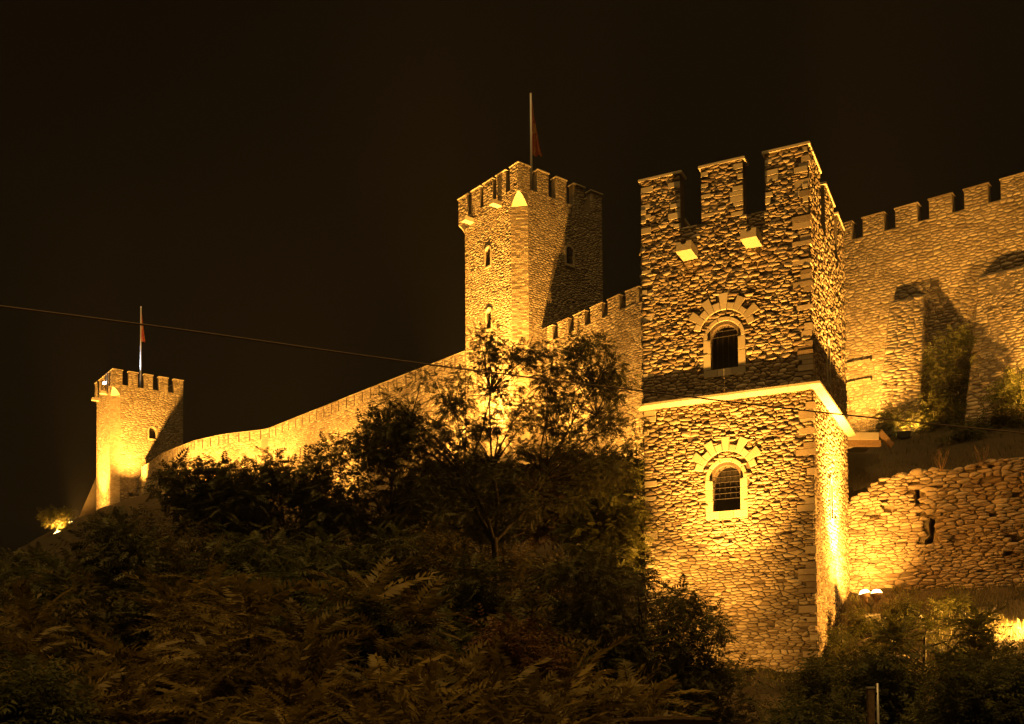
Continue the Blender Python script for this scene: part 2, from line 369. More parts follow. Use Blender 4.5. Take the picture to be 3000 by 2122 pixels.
# ---------------------------------------------------------------- near tower
YAW = .4527
cT = Vector((11.10, 38.71, 0)); uL = Vector((-math.cos(YAW), math.sin(YAW), 0)); uB = Vector((math.sin(YAW), math.cos(YAW), 0))
nF = -uB; nR = -uL
WF, WR = 6.5, 8.2
random.seed(5)
def near_tower():
    root = empty('stone_tower', V3(*(cT + uL * 3.2 + uB * 4).xy, .5), 'nearest tall rubble tower with three tall merlons and two barred arched windows', 'tower')
    fF, fR = face(cT, uL, nF), face(cT, uB, nR)
    fK = face(cT + uB * WR + uL * WF, nR, uB); fS = face(cT + uL * WF + uB * WR, -uB, uL)
    Z0, ZC, ZT, ZS = -1.5, 18.0, 20.25, 11.0
    c = MB()
    o1, o2 = arch(3.24, 12.23, 13.94, 1.06), arch(3.24, 6.79, 8.53, 1.06)
    wall_panel(c, fF, [(0, Z0), (WF, Z0), (WF, ZC), (0, ZC)], [o1, o2])
    s1, s2 = arch(3.55, 12.1, 13.9, .5), arch(3.6, 6.75, 8.3, .42)
    wall_panel(c, fR, [(0, Z0), (WR, Z0), (WR, ZC), (0, ZC)], [s1, s2])
    wall_panel(c, fK, [(0, Z0), (WF, Z0), (WF, ZC), (0, ZC)]); wall_panel(c, fS, [(0, Z0), (WR, Z0), (WR, ZC), (0, ZC)])
    c.add([fF(0, ZC, 0), fF(WF, ZC, 0), fF(WF, ZC, -WR), fF(0, ZC, -WR)], [(0, 1, 2, 3)])
    c.build('wall_core', M['mortar'], root)
    # merlons
    MF = [(0.0, 1.60), (2.42, 4.06), (4.88, WF)]; MR = [(.5, 2.40), (3.45, 5.65), (6.45, WR)]
    for a, b in MF: merlon(root, fF, a, b, ZC, ZT, .5, M['mortar'])
    for a, b in MR: merlon(root, fR, a + .06, b, ZC, ZT, .5, M['mortar'])
    for a, b in [(.0, 1.6), (2.42, 4.06), (4.88, WF - .5)]: merlon(root, fK, a, b, ZC, ZT, .5, M['mortar'])
    for a, b in [(.5, 2), (3.2, 5.0), (6.0, WR - .5)]: merlon(root, fS, a, b, ZC, ZT, .5, M['mortar'])
    # masonry
    ms = Masonry(11); q = ms.rng
    quoR = []; quo = []                                            # squared blocks at edges of the front
    def quoins(s_edge, side, z0, z1, dens, mf=fF):
        z = z0
        while z < z1 - .12:
            h = q.uniform(.15, .27)
            if z + h > z1: break
            if q.random() < dens:
                wq = q.choice((.22, .3, .42, .52)); a, b = (s_edge, s_edge + wq * side); a, b = min(a, b), max(a, b)
                quo.append((a, b, z, z + h, mf))
            z += h
    quoins(WF, -1, 1, ZC, .15)
    for a, b in MF: quoins(a, 1, ZC, ZT - .14, .6); quoins(b, -1, ZC, ZT - .14, .6)
    for a, b, z0, z1, mf in quo:
        m = MB(); m.prism([(a + .008, z0 + .008), (b - .008, z0 + .008), (b - .008, z1 - .008), (a + .008, z1 - .008)], -.04, q.uniform(.035, .075), mf, .02, q.uniform(.2, .9))
        m.build('quoin', M['ashlar'], root, origin=mf((a + b) / 2, (z0 + z1) / 2, .03))
    z = .6                                              # corner blocks that turn the corner
    while z < ZT - .5:
        h = q.uniform(.14, .30)
        if q.random() < .5 and not (ZS - h < z < ZS + .3):
            a, b, p = *q.choice(((.24, .5), (.5, .24), (.34, .3), (.62, .3))), q.uniform(.03, .06); m = MB(); o = fF(0, z + .01, p) + nR * p
            m.box(o, uL * (a + p), uB * (b + p), Vector((0, 0, h - .02)), q.uniform(.1, .9)); m.build('quoin', M['rubble'], root, origin=o); quo.append((0, a, z, z + h, fF)); quoR.append((0, b, z, z + h))
        z += h
    def skipF(x, y):
        for zb in (12.23, 6.79):
            if abs(x - 3.24) < .80 and zb - .29 < y < zb + 1.2: return True
            dx, dz = x - 3.24, y - (zb + 1.20)
            if dz > 0 and math.hypot(dx, dz) < .82: return True
            dz = y - (zb + 1.30); r = math.hypot(dx, dz); an = math.degrees(math.atan2(dz, dx))
            if .93 < r < 1.27 and 14 < an < 166: return True
            if r < 1.55 and r >= 1.27 and 14 < an < 166 and int((an - 15) / (150 / 11)) % 2 == 1: return True
        for a, b, z0, z1, mf in quo:
            if mf is fF and a - .03 < x < b + .03 and z0 - .02 < y < z1 + .02: return True
        for s_ in (4.50, 2.03):
            if abs(x - s_) < .3 and 16.65 < y < 17.02: return True
        return False
    pk = lambda x, y: y > 3.0 or x < 2.6
    ms.panel(fF, (0, WF, -1.0, ZS - .0), .28, .100, .050, .007, skip=skipF, pick=pk, var=.3)
    ms.panel(fF, (0, WF, ZS + .25, ZC), .27, .098, .046, .007, skip=skipF, pick=pk, var=.3)
    for a, b in MF: ms.panel(fF, (a, b, ZC, ZT - .10), .27, .10, .044, .007, skip=skipF, pick=pk)
    def skipR(x, y):
        for sc_, zb, zt, w_ in ((3.55, 12.1, 13.9, .5), (3.6, 6.75, 8.3, .42)):
            if abs(x - sc_) < w_ / 2 + .14 and zb - .15 < y < zt + .12: return True
        return any(a - .02 < x < b + .02 and z0 - .02 < y < z1 + .02 for a, b, z0, z1 in quoR)
    ms.panel(fR, (0, WR, -1, ZS), .28, .12, .036, .007, False, skip=skipR)
    ms.panel(fR, (0, WR, ZS + .25, ZC), .28, .12, .036, .007, False, skip=skipR)
    for a, b in [(0, 2.40), (3.51, 5.65), (6.51, WR)]: ms.panel(fR, (a, b, ZC, ZT - .1), .28, .12, .036, .007, False)
    ms.panel(fS, (0, WR, 4, ZC), .5, .24, .06, fine=False)
    ms.finish(root, M['rubble'], 300)
    # windows
    window(root, fF, 3.24, 12.23, 13.94, 1.06, .28, ring=(13.53, .96, 1.24, 1.56, 11), hbars=2, vbars=4, hooks=True, jb=2)
    window(root, fF, 3.24, 6.79, 8.53, 1.06, .28, ring=(8.10, .96, 1.24, 1.56, 11), hbars=6, vbars=4, hooks=True, hstep=.21)
    window(root, fR, 3.55, 12.1, 13.9, .5, .13, jb=2, inner=False, seg=3, proud=.06)
    window(root, fR, 3.6, 6.75, 8.3, .42, .13, jb=2, inner=False, seg=3, proud=.06)
    spout(root, fF, 4.50, 16.66); spout(root, fF, 2.03, 16.66)
    # string course: stone lengths with a sloping underside
    prof = [(-.06, 0), (.12, .0), (.34, .11), (.34, .20), (-.06, .27)]      # (out, up)
    def course(mf, s0, s1, n):
        for i in range(n):
            a, b = s0 + (s1 - s0) * i / n + .004, s0 + (s1 - s0) * (i + 1) / n - .004
            ea = (lambda d: -d) if i == 0 else (lambda d: 0); eb = (lambda d: d) if i == n - 1 else (lambda d: 0)
            m = MB(); k = len(prof)
            m.add([mf(a + ea(d), ZS + t, d) for d, t in prof] + [mf(b + eb(d), ZS + t, d) for d, t in prof],
                  [(j, (j + 1) % k, k + (j + 1) % k, k + j) for j in range(k)] + [list(range(k))[::-1], list(range(k, 2 * k))], q.uniform(.4, .9))
            m.build('string_course', M['ashlar'], root)
    course(fF, 0, WF, 8); course(fR, 0, WR, 9)
    return root
NEAR = near_tower()

# ---------------------------------------------------------------- the two square towers with chamfered corners
def fort_tower(label, C, az, wl, wr, zt, zb, wins_l, wins_r, seed, spouts, fine):
    a = R_(az); r = Vector((math.sin(a), math.cos(a), 0)); l = Vector((-math.cos(a), math.sin(a), 0)); C = Vector((C[0], C[1], 0))
    root = empty('fortress_tower', V3(*(C + r * wr / 2 + l * wl / 2).xy, zb), label, 'tower')
    fR, fL = face(C, r, -l), face(C, l, -r); fK = face(C + l * wl + r * wr, -r, l); fS = face(C + r * wr + l * wl, -l, r)
    ZC = zt - 1.68; ch = .85; z1, z2 = zt - 2.98, zt - 2.08
    cur = [(ch * (1 - k / 7), z1 + (z2 - z1) * (1 - (1 - k / 7) ** 1.7)) for k in range(8)]       # corner stop curve
    c = MB()
    outL = [(s, z) for s, z in reversed(cur)] + [(ch, zb), (wl - ch, zb)] + [(wl - s, z) for s, z in cur] + [(wl, ZC), (0, ZC)]
    outR = [(s, z) for s, z in reversed(cur)] + [(ch, zb), (wr, zb), (wr, ZC), (0, ZC)]
    wall_panel(c, fL, outL, [arch(*q) for q in wins_l]); wall_panel(c, fR, outR, [arch(*q) for q in wins_r])
    wall_panel(c, fK, [(0, zb), (wr - ch, zb)] + [(wr - s, z) for s, z in cur] + [(wr, ZC), (0, ZC)]); wall_panel(c, fS, [(0, zb), (wl, zb), (wl, ZC), (0, ZC)])
    c.add([fL(0, ZC, 0), fL(wl, ZC, 0), fL(wl, ZC, -wr), fL(0, ZC, -wr)], [(0, 1, 2, 3)])
    c.build('wall_core', M['farmortar'], root)
    for A, B, nm in ((fL, fR, 0), (lambda s, t, d: fL(wl - s, t, d), lambda s, t, d: fL(wl, t, -s), 1)):
        m = MB(); pts = [(ch, zb)] + cur
        m.add([A(s, z, 0) for s, z in pts] + [B(s, z, 0) for s, z in pts], [(i, i + 1, len(pts) + i + 1, len(pts) + i) for i in range(len(pts) - 1)], .8)
        m.build('chamfered_corner', M['ashlar'], root)
        p, q_ = A(ch, 0, 0), B(ch, 0, 0); u = (q_ - p); L = u.length; u.normalize(); nn = Vector((u.y, -u.x, 0))
        if nn.dot(-(r + l) if nm == 0 else (l - r)) < 0: nn = -nn
        fC = face(p, u, nn); bk = MB(); rg = random.Random(seed + nm); z = zb
        while z < z1 - .1:
            h = rg.uniform(.10, .15); x = 0
            while x < L - .02:
                ww = min(L - x, rg.uniform(.22, .42)); bk.prism([(x + .008, z + .01), (x + ww - .008, z + .01), (x + ww - .008, z + h - .01), (x + .008, z + h - .01)], -.02, rg.uniform(.015, .035), fC, .008, rg.random()); x += ww
            z += h
        tag(bk.build('corner_brickwork', M['brick'], root), kind='stuff')
    mL = [(0, .93), (1.42, 2.52), (2.92, 4.06), (4.42, 5.56), (5.95, wl)]; mR = [(.5, 1.07), (1.72, 2.78), (3.45, 4.48), (5.13, 6.22), (6.85, wr)]
    for s0, s1 in mL: merlon(root, fL, s0, s1, ZC, zt, .5, M['farmortar'], .07, cop=.08)
    for s0, s1 in mR: merlon(root, fR, s0 + .04, s1, ZC, zt, .5, M['farmortar'], .07, cop=.08)
    for s0, s1 in [(0, 1.1), (1.8, 2.8), (3.5, 4.5), (5.2, 6.2), (6.9, wr - .5)]: merlon(root, fK, s0, s1, ZC, zt, .5, M['farmortar'], .07, cop=.08)
    for s0, s1 in [(.55, 1.1), (1.7, 2.8), (3.3, 4.4), (5.0, wl - .55)]: merlon(root, fS, s0, s1, ZC, zt, .5, M['farmortar'], .07, cop=.08)
    ms = Masonry(seed)
    def mk(wins):
        def f(x, y): return any(abs(x - q[0]) < q[3] / 2 + .14 and q[1] - .14 < y < q[2] + .14 for q in wins)
        return f
    sw, sh = (.30, .14) if fine else (.40, .19)
    ms.panel(fL, (ch, wl - ch, zb + 2, z2), sw, sh, .016, .005, False, mk(wins_l)); ms.panel(fR, (ch, wr, zb + 2, z2), sw, sh, .018, .005, False, mk(wins_r))
    ms.panel(fL, (0, wl, z2, ZC), sw, sh, .015, .005, False); ms.panel(fR, (0, wr, z2, ZC), sw, sh, .015, .005, False)
    for s0, s1 in mL: ms.panel(fL, (s0, s1, ZC, zt - .08), sw, sh, .015, .005, False)
    for s0, s1 in [(0, 1.07)] + mR[1:]: ms.panel(fR, (s0, s1, ZC, zt - .08), sw, sh, .015, .005, False)
    ms.finish(root, M['farstone'], 0)
    for q in wins_l: window(root, fL, *q, .13, jb=2, inner=False, seg=3, proud=.07)
    for q in wins_r: window(root, fR, *q, .16, jb=2, inner=False, seg=3, proud=.07)
    for s, z in spouts: spout(root, fL, s, z, .8, .5, .3)
    return C, r, l
random.seed(8)
T2C = (.70, 73.0)
fort_tower('middle fortress tower, square with battlements and one bright chamfered corner', T2C, 51.5, 7.15, 8.0, 36.98, 15,
           [(3.5, 30.70, 32.08, .58), (3.45, 26.1, 27.55, .55)], [(4.70, 30.85, 32.12, .64)], 21, [(2.1, 34.5), (5.45, 34.5)], True)
_p = D(253, 826, 118.0); T3C = (_p.x, _p.y); T3Z = _p.z - EYE
fort_tower('far left fortress tower, small square with battlements, beside the bright lamps', T3C, 53.5, 7.15, 8.0, T3Z, 19.5,
           [(4.6, 28.4, 29.6, .3), (4.6, 24.4, 25.6, .3)], [(4.45, T3Z - 7.35, T3Z - 6.05, .8)], 33, [(2.1, T3Z - 2.5), (5.45, T3Z - 2.5)], False)

# ---------------------------------------------------------------- curtain walls
class Line:
    def __init__(s, pts):
        s.p = [Vector((a, b, 0)) for a, b in pts]; s.L = [0]
        for a, b in zip(s.p, s.p[1:]): s.L.append(s.L[-1] + (b - a).length)
        s.n = []
        for a, b in zip(s.p, s.p[1:]):
            d = (b - a).normalized(); n = Vector((d.y, -d.x, 0))
            if n.dot(a) > 0: n = -n
            s.n.append(n)
    def seg(s, t): return min(max(bisect.bisect_right(s.L, t) - 1, 0), len(s.p) - 2)
    def at(s, t):
        i = s.seg(t); k = (t - s.L[i]) / (s.L[i + 1] - s.L[i]); n = s.n[i]
        if k < .5 and i > 0: n = n * (.5 + k) + s.n[i - 1] * (.5 - k)
        elif k > .5 and i < len(s.n) - 1: n = n * (1.5 - k) + s.n[i + 1] * (k - .5)
        return s.p[i].lerp(s.p[i + 1], k), n.normalized()
    def mf(s, t, z, d): p, n = s.at(t); p = p + n * d; return Vector((p.x, p.y, z + EYE))
    def s_of(s, xd, z=20):              # where the bearing of xd meets the line
        best = (9e9, 0)
        for i in range(1200):
            t = s.L[-1] * i / 1199; p, _ = s.at(t); v = Vector((p.x, p.y, z)); x = (1500 + FPX * v.dot(cR) / v.dot(cF)) / 1.30662
            best = min(best, (abs(x - xd), t))
        return best[1]
def curtain(name, label, line, ztop, zb, mh, mlen, gap, thick, par, seed, sw, sh, n_ind, mat_stone, mat_core, skip=None, stones_from=None, pick=None):
    p, n = line.at(line.L[-1] / 2); root = empty(name, V3(p.x, p.y, zb), label, 'wall')
    c = MB(); L = line.L[-1]; k = int(L / 1.0); ZC = ztop - mh
    for i in range(k):
        a, b = L * i / k, L * (i + 1) / k
        q = [line.mf(t, z, d) for t in (a, b) for z, d in ((zb, 0), (ZC, 0), (ZC, -thick), (zb, -thick))]
        c.add(q, [(0, 1, 5, 4), (1, 2, 6, 5), (2, 3, 7, 6)])
    c.build('wall_core', mat_core, root)
    ms = Masonry(seed)
    ms.panel(line.mf, (0, L, stones_from, ZC), sw, sh, .017, .004, False, skip, pick)
    t = 0
    while t + mlen < L:
        def sub(s_, z, d, t=t): return line.mf(t, z, d) + (line.mf(t + mlen, z, d) - line.mf(t, z, d)) * ((s_ - t) / mlen)
        me = merlon(root, sub, t, t + mlen, ZC, ztop, par, mat_core, .05, cop=.06, copmat='farstone')
        ms.panel(sub, (t, t + mlen, ZC, ztop - .06), sw, sh, .02, .006, False, None, pick)
        t += mlen + gap
    ms.finish(root, mat_stone, n_ind)
    return root
random.seed(3)
LR = Line([(31, 47.4), (24.9, 52.3), (18.9, 56.9), (7.85, 66.5), (2.27, 74.2)])
WALLR = curtain('curtain_wall', 'long battlemented curtain wall running behind the nearest tower, with two buttresses', LR, 25.5, 7.5, 1.05, 1.16, .58, .5, .5, 41, .31, .135, 300, M['farstone'], M['farmortar'], stones_from=11.0,
                pick=lambda x, y: x < 17 and x > 3.5)
LL = Line([(-3.35, 78.4), (-12, 88.2), (-23.4, 101.4), (-28, 103.2), (-31.8, 105.9), (-36.6, 111.2), (T3C[0] + 2.4, T3C[1] + 1.6)])
WALLL = curtain('curtain_wall', 'lower curtain wall with narrow slits sloping away to the far left tower', LL, 25.4, 13, .95, 1.14, .11, .6, .6, 43, .40, .18, 0, M['farstone'], M['farmortar'], stones_from=20.5)
# buttresses on the right curtain wall, two narrow ledges
def buttress(x0, x1, zt, zb, d0, d1, seed, bat=.25):
    a, b = LR.s_of(x0), LR.s_of(x1)
    def mf(s, t, d):
        k = (zt - t) / (zt - zb); m_ = (a + b) / 2
        return LR.mf(m_ + (s - m_) * (1 + bat * k), t, d0 + (d1 - d0) * k ** 1.15 + d)
    def side(s_):
        return lambda u, t, d: (lambda k: LR.mf((a + b) / 2 + (s_ - (a + b) / 2) * (1 + bat * k) + (d if s_ == b else -d), t, u * (d0 + (d1 - d0) * k ** 1.15)))((zt - t) / (zt - zb))
    m = MB(); n = 8
    for i in range(n):
        t0, t1 = zb + (zt - zb) * i / n, zb + (zt - zb) * (i + 1) / n
        m.add([mf(a, t0, 0), mf(b, t0, 0), mf(b, t1, 0), mf(a, t1, 0)], [(0, 1, 2, 3)])
        for s_ in (a, b):
            g = side(s_); m.add([g(0, t0, 0), g(1, t0, 0), g(1, t1, 0), g(0, t1, 0)], [(0, 1, 2, 3)])
    m.add([mf(a, zt, 0), mf(b, zt, 0), LR.mf(b, zt + .25, -.05), LR.mf(a, zt + .25, -.05)], [(0, 1, 2, 3)])
    bo = m.build('buttress', M['farmortar'], WALLR)
    ms = Masonry(seed); ms.panel(mf, (a, b, zb, zt), .32, .14, .03, .006, False)
    for s_ in (a, b):
        g = side(s_); ms.panel(lambda u, t, d, g=g: g(u, t, d), (0.05, 1, zb, zt), .32, .14, .03, .012, False)
    ms.finish(bo, M['farstone'], 0)
buttress(2078, 2003, 20.3, 10.0, .5, 3.5, 51, .35); buttress(2325, 2200, 20.6, 10.0, .5, 3.6, 52, .3)
for z in (17.55, 16.5):
    m = MB(); a, b = LR.s_of(1952), LR.s_of(1880)
    for i in range(4):
        q = a + (b - a) * i / 4; r = a + (b - a) * (i + 1) / 4 - .02
        m.box(LR.mf(q, z, -.1), LR.mf(r, z, -.1) - LR.mf(q, z, -.1), LR.mf(q, z, .22) - LR.mf(q, z, -.1), Vector((0, 0, .12)))
    m.build('ledge', M['farstone'], WALLR)
# sloping wall left of the far tower
m = MB(); A = D(216, 1070, 124); B = D(168, 1180, 122)
m.add([A, B, B + Vector((0, 0, -6)), A + Vector((0, 0, -11)), A + Vector((.5, 1, 0)), B + Vector((.5, 1, 0)), B + Vector((.5, 1, -6)), A + Vector((.5, 1, -11))], [(0, 1, 2, 3), (0, 4, 5, 1), (4, 7, 6, 5), (1, 5, 6, 2)])
tag(m.build('sloping_wall', M['farmortar'], None), 'short wall sloping down left behind the far left tower', 'wall')

# ---------------------------------------------------------------- terrace, ruined wall, canopy
rA, rB = Vector((13.9, 46.3, 0)), Vector((20.4, 42.5, 0)); rU = (rB - rA).normalized(); rN = Vector((rU.y, -rU.x, 0))
if rN.y > 0: rN = -rN
fRuin = face(rA, rU, rN)
def ruin_st(x, y):
    d = D(x, y, 10); d.z -= EYE; k = rA.dot(rN) / Vector((d.x, d.y, 0)).dot(rN); p = d * k
    return ((Vector((p.x, p.y, 0)) - rA).dot(rU), p.z)
def inpoly(x, y, P_):
    c = False; j = len(P_) - 1
    for i in range(len(P_)):
        if (P_[i][1] > y) != (P_[j][1] > y) and x < (P_[j][0] - P_[i][0]) * (y - P_[i][1]) / (P_[j][1] - P_[i][1]) + P_[i][0]: c = not c
        j = i
    return c
def ruined_wall():
    root = empty('ruined_wall', V3(*(rA + rU * 4).xy, 3), 'ruined rubble retaining wall with broken top and dark holes right of the nearest tower', 'wall')
    top = [ruin_st(*q) for q in [(1884, 1128), (1900, 1122), (1912, 1130), (1924, 1106), (1950, 1102), (1958, 1082), (1990, 1072), (2040, 1066), (2080, 1054), (2140, 1058), (2200, 1040), (2296, 1028), (2420, 1012), (2520, 1004)]]
    out = [(top[-1][0], 1.0), (top[0][0], 1.0)] + top
    h1 = [ruin_st(*q) for q in [(2050, 1094), (2060, 1094), (2061, 1128), (2051, 1129)]]
    h2 = [ruin_st(*q) for q in [(2084, 1160), (2096, 1163), (2094, 1190), (2090, 1215), (2070, 1228), (2072, 1210), (2084, 1200), (2080, 1175)]]
    c = MB(); wall_panel(c, lambda s, t, d: fRuin(s, t, d - .2), out, [h1, h2], .5)
    n = len(top); c.add([fRuin(a, b, -.2) for a, b in top] + [fRuin(a, b - .05, -1.2) for a, b in top], [(i, i + 1, n + i + 1, n + i) for i in range(n - 1)])
    c.add([fRuin(out[1][0], 1, 0), fRuin(*top[0], 0), fRuin(*top[0], -1.2), fRuin(out[1][0], 1, -1.2)], [(0, 1, 2, 3)])
    c.build('wall_core', M['farmortar'], root)
    m = MB(); m.add([fRuin(a, b, -.68) for a, b in h2], [list(range(len(h2)))]); m.add([fRuin(a, b, -.68) for a, b in h1], [list(range(len(h1)))]); m.build('hole_backing', M['dark'], root)
    rg = random.Random(6)
    def bumpy(s, t, d): return fRuin(s, t, d - .04 + .10 * math.sin(s * 1.7 + t * .9) * math.sin(t * 1.4 - s * .6) + (.14 * min(1, max(0, 3.2 - s)) * math.sin(s * 4.1 + t * 2.2) * math.sin(t * 3.3 + 1)))
    ms = Masonry(61); ins = [(a, b + .05) for a, b in out]
    near = lambda x, y, h: any(inpoly(x + a, y + b, h) for a, b in ((0, 0), (.1, 0), (-.1, 0), (0, .06), (0, -.06)))
    sk = lambda x, y: not inpoly(x, y, ins) or near(x, y, h1) or near(x, y, h2)
    zt = max(b for a, b in top) + .1; s_l, s_r = out[1][0], out[0][0]; pk = lambda x, y: x < 8.2 and y > 3.6
    ms.panel(bumpy, (s_l, s_r, 2.2, zt), .34, .112, .075, .006, True, sk, pk, .5, -.2)
    ms.finish(root, M['ruin'], 300)
    # loose cap stones
    for i in range(26):
        s = rg.uniform(2.0, s_r - 1); z = np.interp(s, [a for a, b in top], [b for a, b in top]); w_ = rg.uniform(.15, .32)
        pl = [(s + w_ * math.cos(q) * rg.uniform(.8, 1.1), z + .04 + w_ * .55 * math.sin(q) * rg.uniform(.8, 1.1)) for q in [2 * math.pi * k / 8 for k in range(8)]]
        mm = MB(); d0 = rg.uniform(-.5, -.1); vs, fs = stone(pl, lambda a, b, d: fRuin(a, b, d + d0 + .1), .16, rg, .01, True, -.2); mm.add(vs, fs, rg.random()); mm.build('stone', M['ruin'], root, True, origin=vs[-1])
ruined_wall()
txs = np.linspace(11.8, 36, 46); tys = np.linspace(40, 66, 50)
def tz(x, y):
    d = (x - rA.x) * -rN.x + (y - rA.y) * -rN.y          # metres behind the ruined wall
    return 8.55 + np.clip(d - .5, 0, 9) * .48 + np.clip(x - 14, 0, 8) * .06 + .07 * np.sin(x * 3) * np.sin(y * 2.3)
tm = MB(); nx = len(txs)
TX, TY = np.meshgrid(txs, tys); TZ = tz(TX, TY); dist = (TX - rA.x) * -rN.x + (TY - rA.y) * -rN.y
tm.v = [Vector((a, b, c + EYE)) for a, b, c in zip(TX.ravel(), TY.ravel(), TZ.ravel())]; dr = dist.ravel()
for j in range(len(tys) - 1):
    for i in range(nx - 1):
        q = [j * nx + i, j * nx + i + 1, (j + 1) * nx + i + 1, (j + 1) * nx + i]
        if min(dr[k] for k in q) > .25 and (TX[j, i] > 15 or TY[j, i] > 48.2): tm.f.append(q); tm.t.append(.5)
tag(tm.build('terrace', M['earth'], None, True), kind='structure')
def canopy():
    A = D(1889, 985, 46.2); root = empty('stone_canopy', A, 'short concrete canopy ledge jutting from the back corner of the nearest tower', 'canopy')
    u = Vector((1, .05, 0)); b = Vector((.25, 2.6, 0)); Lx = 1.62
    m = MB(); m.box(A, u * Lx, b, Vector((0, 0, .30)), .7); m.build('roof_slab', M['concrete'], root)
    m = MB(); m.box(A + Vector((.02, .12, -.26)), u * (Lx + .12), Vector((0, .24, 0)), Vector((0, 0, .255)), .3); m.build('beam', M['wood'], root)
    e = A + u * (Lx + .02); m = MB(); m.box(e + Vector((0, .02, .28)), Vector((.55, .02, -.62)), Vector((.02, .3, 0)), Vector((.12, 0, .16)), .3); m.build('brace', M['wood'], root)
    m = MB(); m.box(A + Vector((-.3, 2.7, -3.2)), Vector((2.9, .2, 0)), Vector((0, .4, 0)), Vector((0, 0, 3.2)), .3); m.build('back_wall', M['mortar'], root)
canopy()

# ---------------------------------------------------------------- lamps
def spot(name, pos, target, power, cone, blend, parent, col=LAMP, soft=.12):
    l = bpy.data.lights.new(name, 'SPOT'); l.energy = power; l.spot_size = R_(cone); l.spot_blend = blend; l.color = col; l.shadow_soft_size = soft
    o = bpy.data.objects.new(name, l); COL.objects.link(o)
    o.rotation_euler = (Vector(target) - Vector(pos)).to_track_quat('-Z', 'Y').to_euler()
    o.parent = parent; o.location = Vector(pos) - OFF[parent.name]; return o
def floodlight(label, pos, target, beams, size=.42, col=LAMP, lens='lens', base=None, group='sodium floodlights along the walls'):
    """box floodlight on a yoke: housing, lens, yoke, post; beams = (power, cone, blend, target or None)"""
    pos = Vector(pos); d = (Vector(target) - pos).normalized(); a = d.cross(Vector((0, 0, 1))).normalized(); b = a.cross(d)
    g = base if base is not None else ground(pos.x, pos.y) + EYE
    g = min(g, pos.z - size * .9)
    root = empty('floodlight', (pos.x, pos.y, g), label, 'floodlight', group)
    fm = lambda s, t, dd: pos + a * s + b * t + d * dd
    h = size / 2; m = MB(); bk = h * .62
    m.add([fm(x * k, y * k * .8, dd) for k, dd in ((bk, -h), (h, -.02), (h * 1.05, .0), (h * .92, .0)) for x, y in ((-1, -1), (1, -1), (1, 1), (-1, 1))],
          [(3, 2, 1, 0)] + [(4 * r + i, 4 * r + (i + 1) % 4, 4 * r + 4 + (i + 1) % 4, 4 * r + 4 + i) for r in range(3) for i in range(4)]); m.build('housing', M['black'], root)
    m = MB(); m.add([fm(x * h * .92, y * h * .92 * .8, -.006) for x, y in ((-1, -1), (1, -1), (1, 1), (-1, 1))], [(0, 1, 2, 3)]); m.build('lens', M[lens], root)
    m = MB(); hz = Vector((a.x, a.y, 0)).normalized(); lo = pos - d * (h * .5) + Vector((0, 0, -size * .8))
    m.tube([pos - d * (h * .5) - hz * (h * 1.12), lo - hz * (h * 1.12), lo + hz * (h * 1.12), pos - d * (h * .5) + hz * (h * 1.12)], .022, 6); m.build('yoke', M['black'], root)
    m = MB(); m.tube([lo, Vector((lo.x, lo.y, g - .3))], .035, 8); m.build('post', M['black'], root)
    for p, cone, bl, tg in beams: spot('lamp_light', pos + d * .06, tg or target, p, cone, bl, root, col)
    return root
def gpos(x, y, up=.6): return Vector((x, y, ground(x, y) + EYE + up))
fF = face(cT, uL, nF); fR = face(cT, uB, nR)
# front of the nearest tower
p = cT + uL * 3.1 + nF * 3.0; p = gpos(p.x, p.y, .5)
floodlight('floodlight hidden behind the dark tree at the foot of the nearest tower', p, fF(3.1, 15, 0), [(46000, 58, 1, fF(3.1, 20, 0)), (2600, 85, 1, fF(3.6, 9.5, 0)), (650, 150, .8, fF(3.4, 3, 0)), (1100, 120, .9, D(1370, 1130, 42))], .5)
p = D(1424, 1350, 40.3); floodlight('floodlight on a post at the left corner of the nearest tower, seen through leaves', p, fF(3.6, 8.5, 0), [(900, 130, 1, None)], .5)
p = D(1314, 1478, 35.5); p.z = ground(p.x, p.y) + EYE + .9; floodlight('floodlight glinting through the dark tree left of the nearest tower', p, p + Vector((1.2, -1.2, 1.6)), [(700, 150, .8, None)], .5)
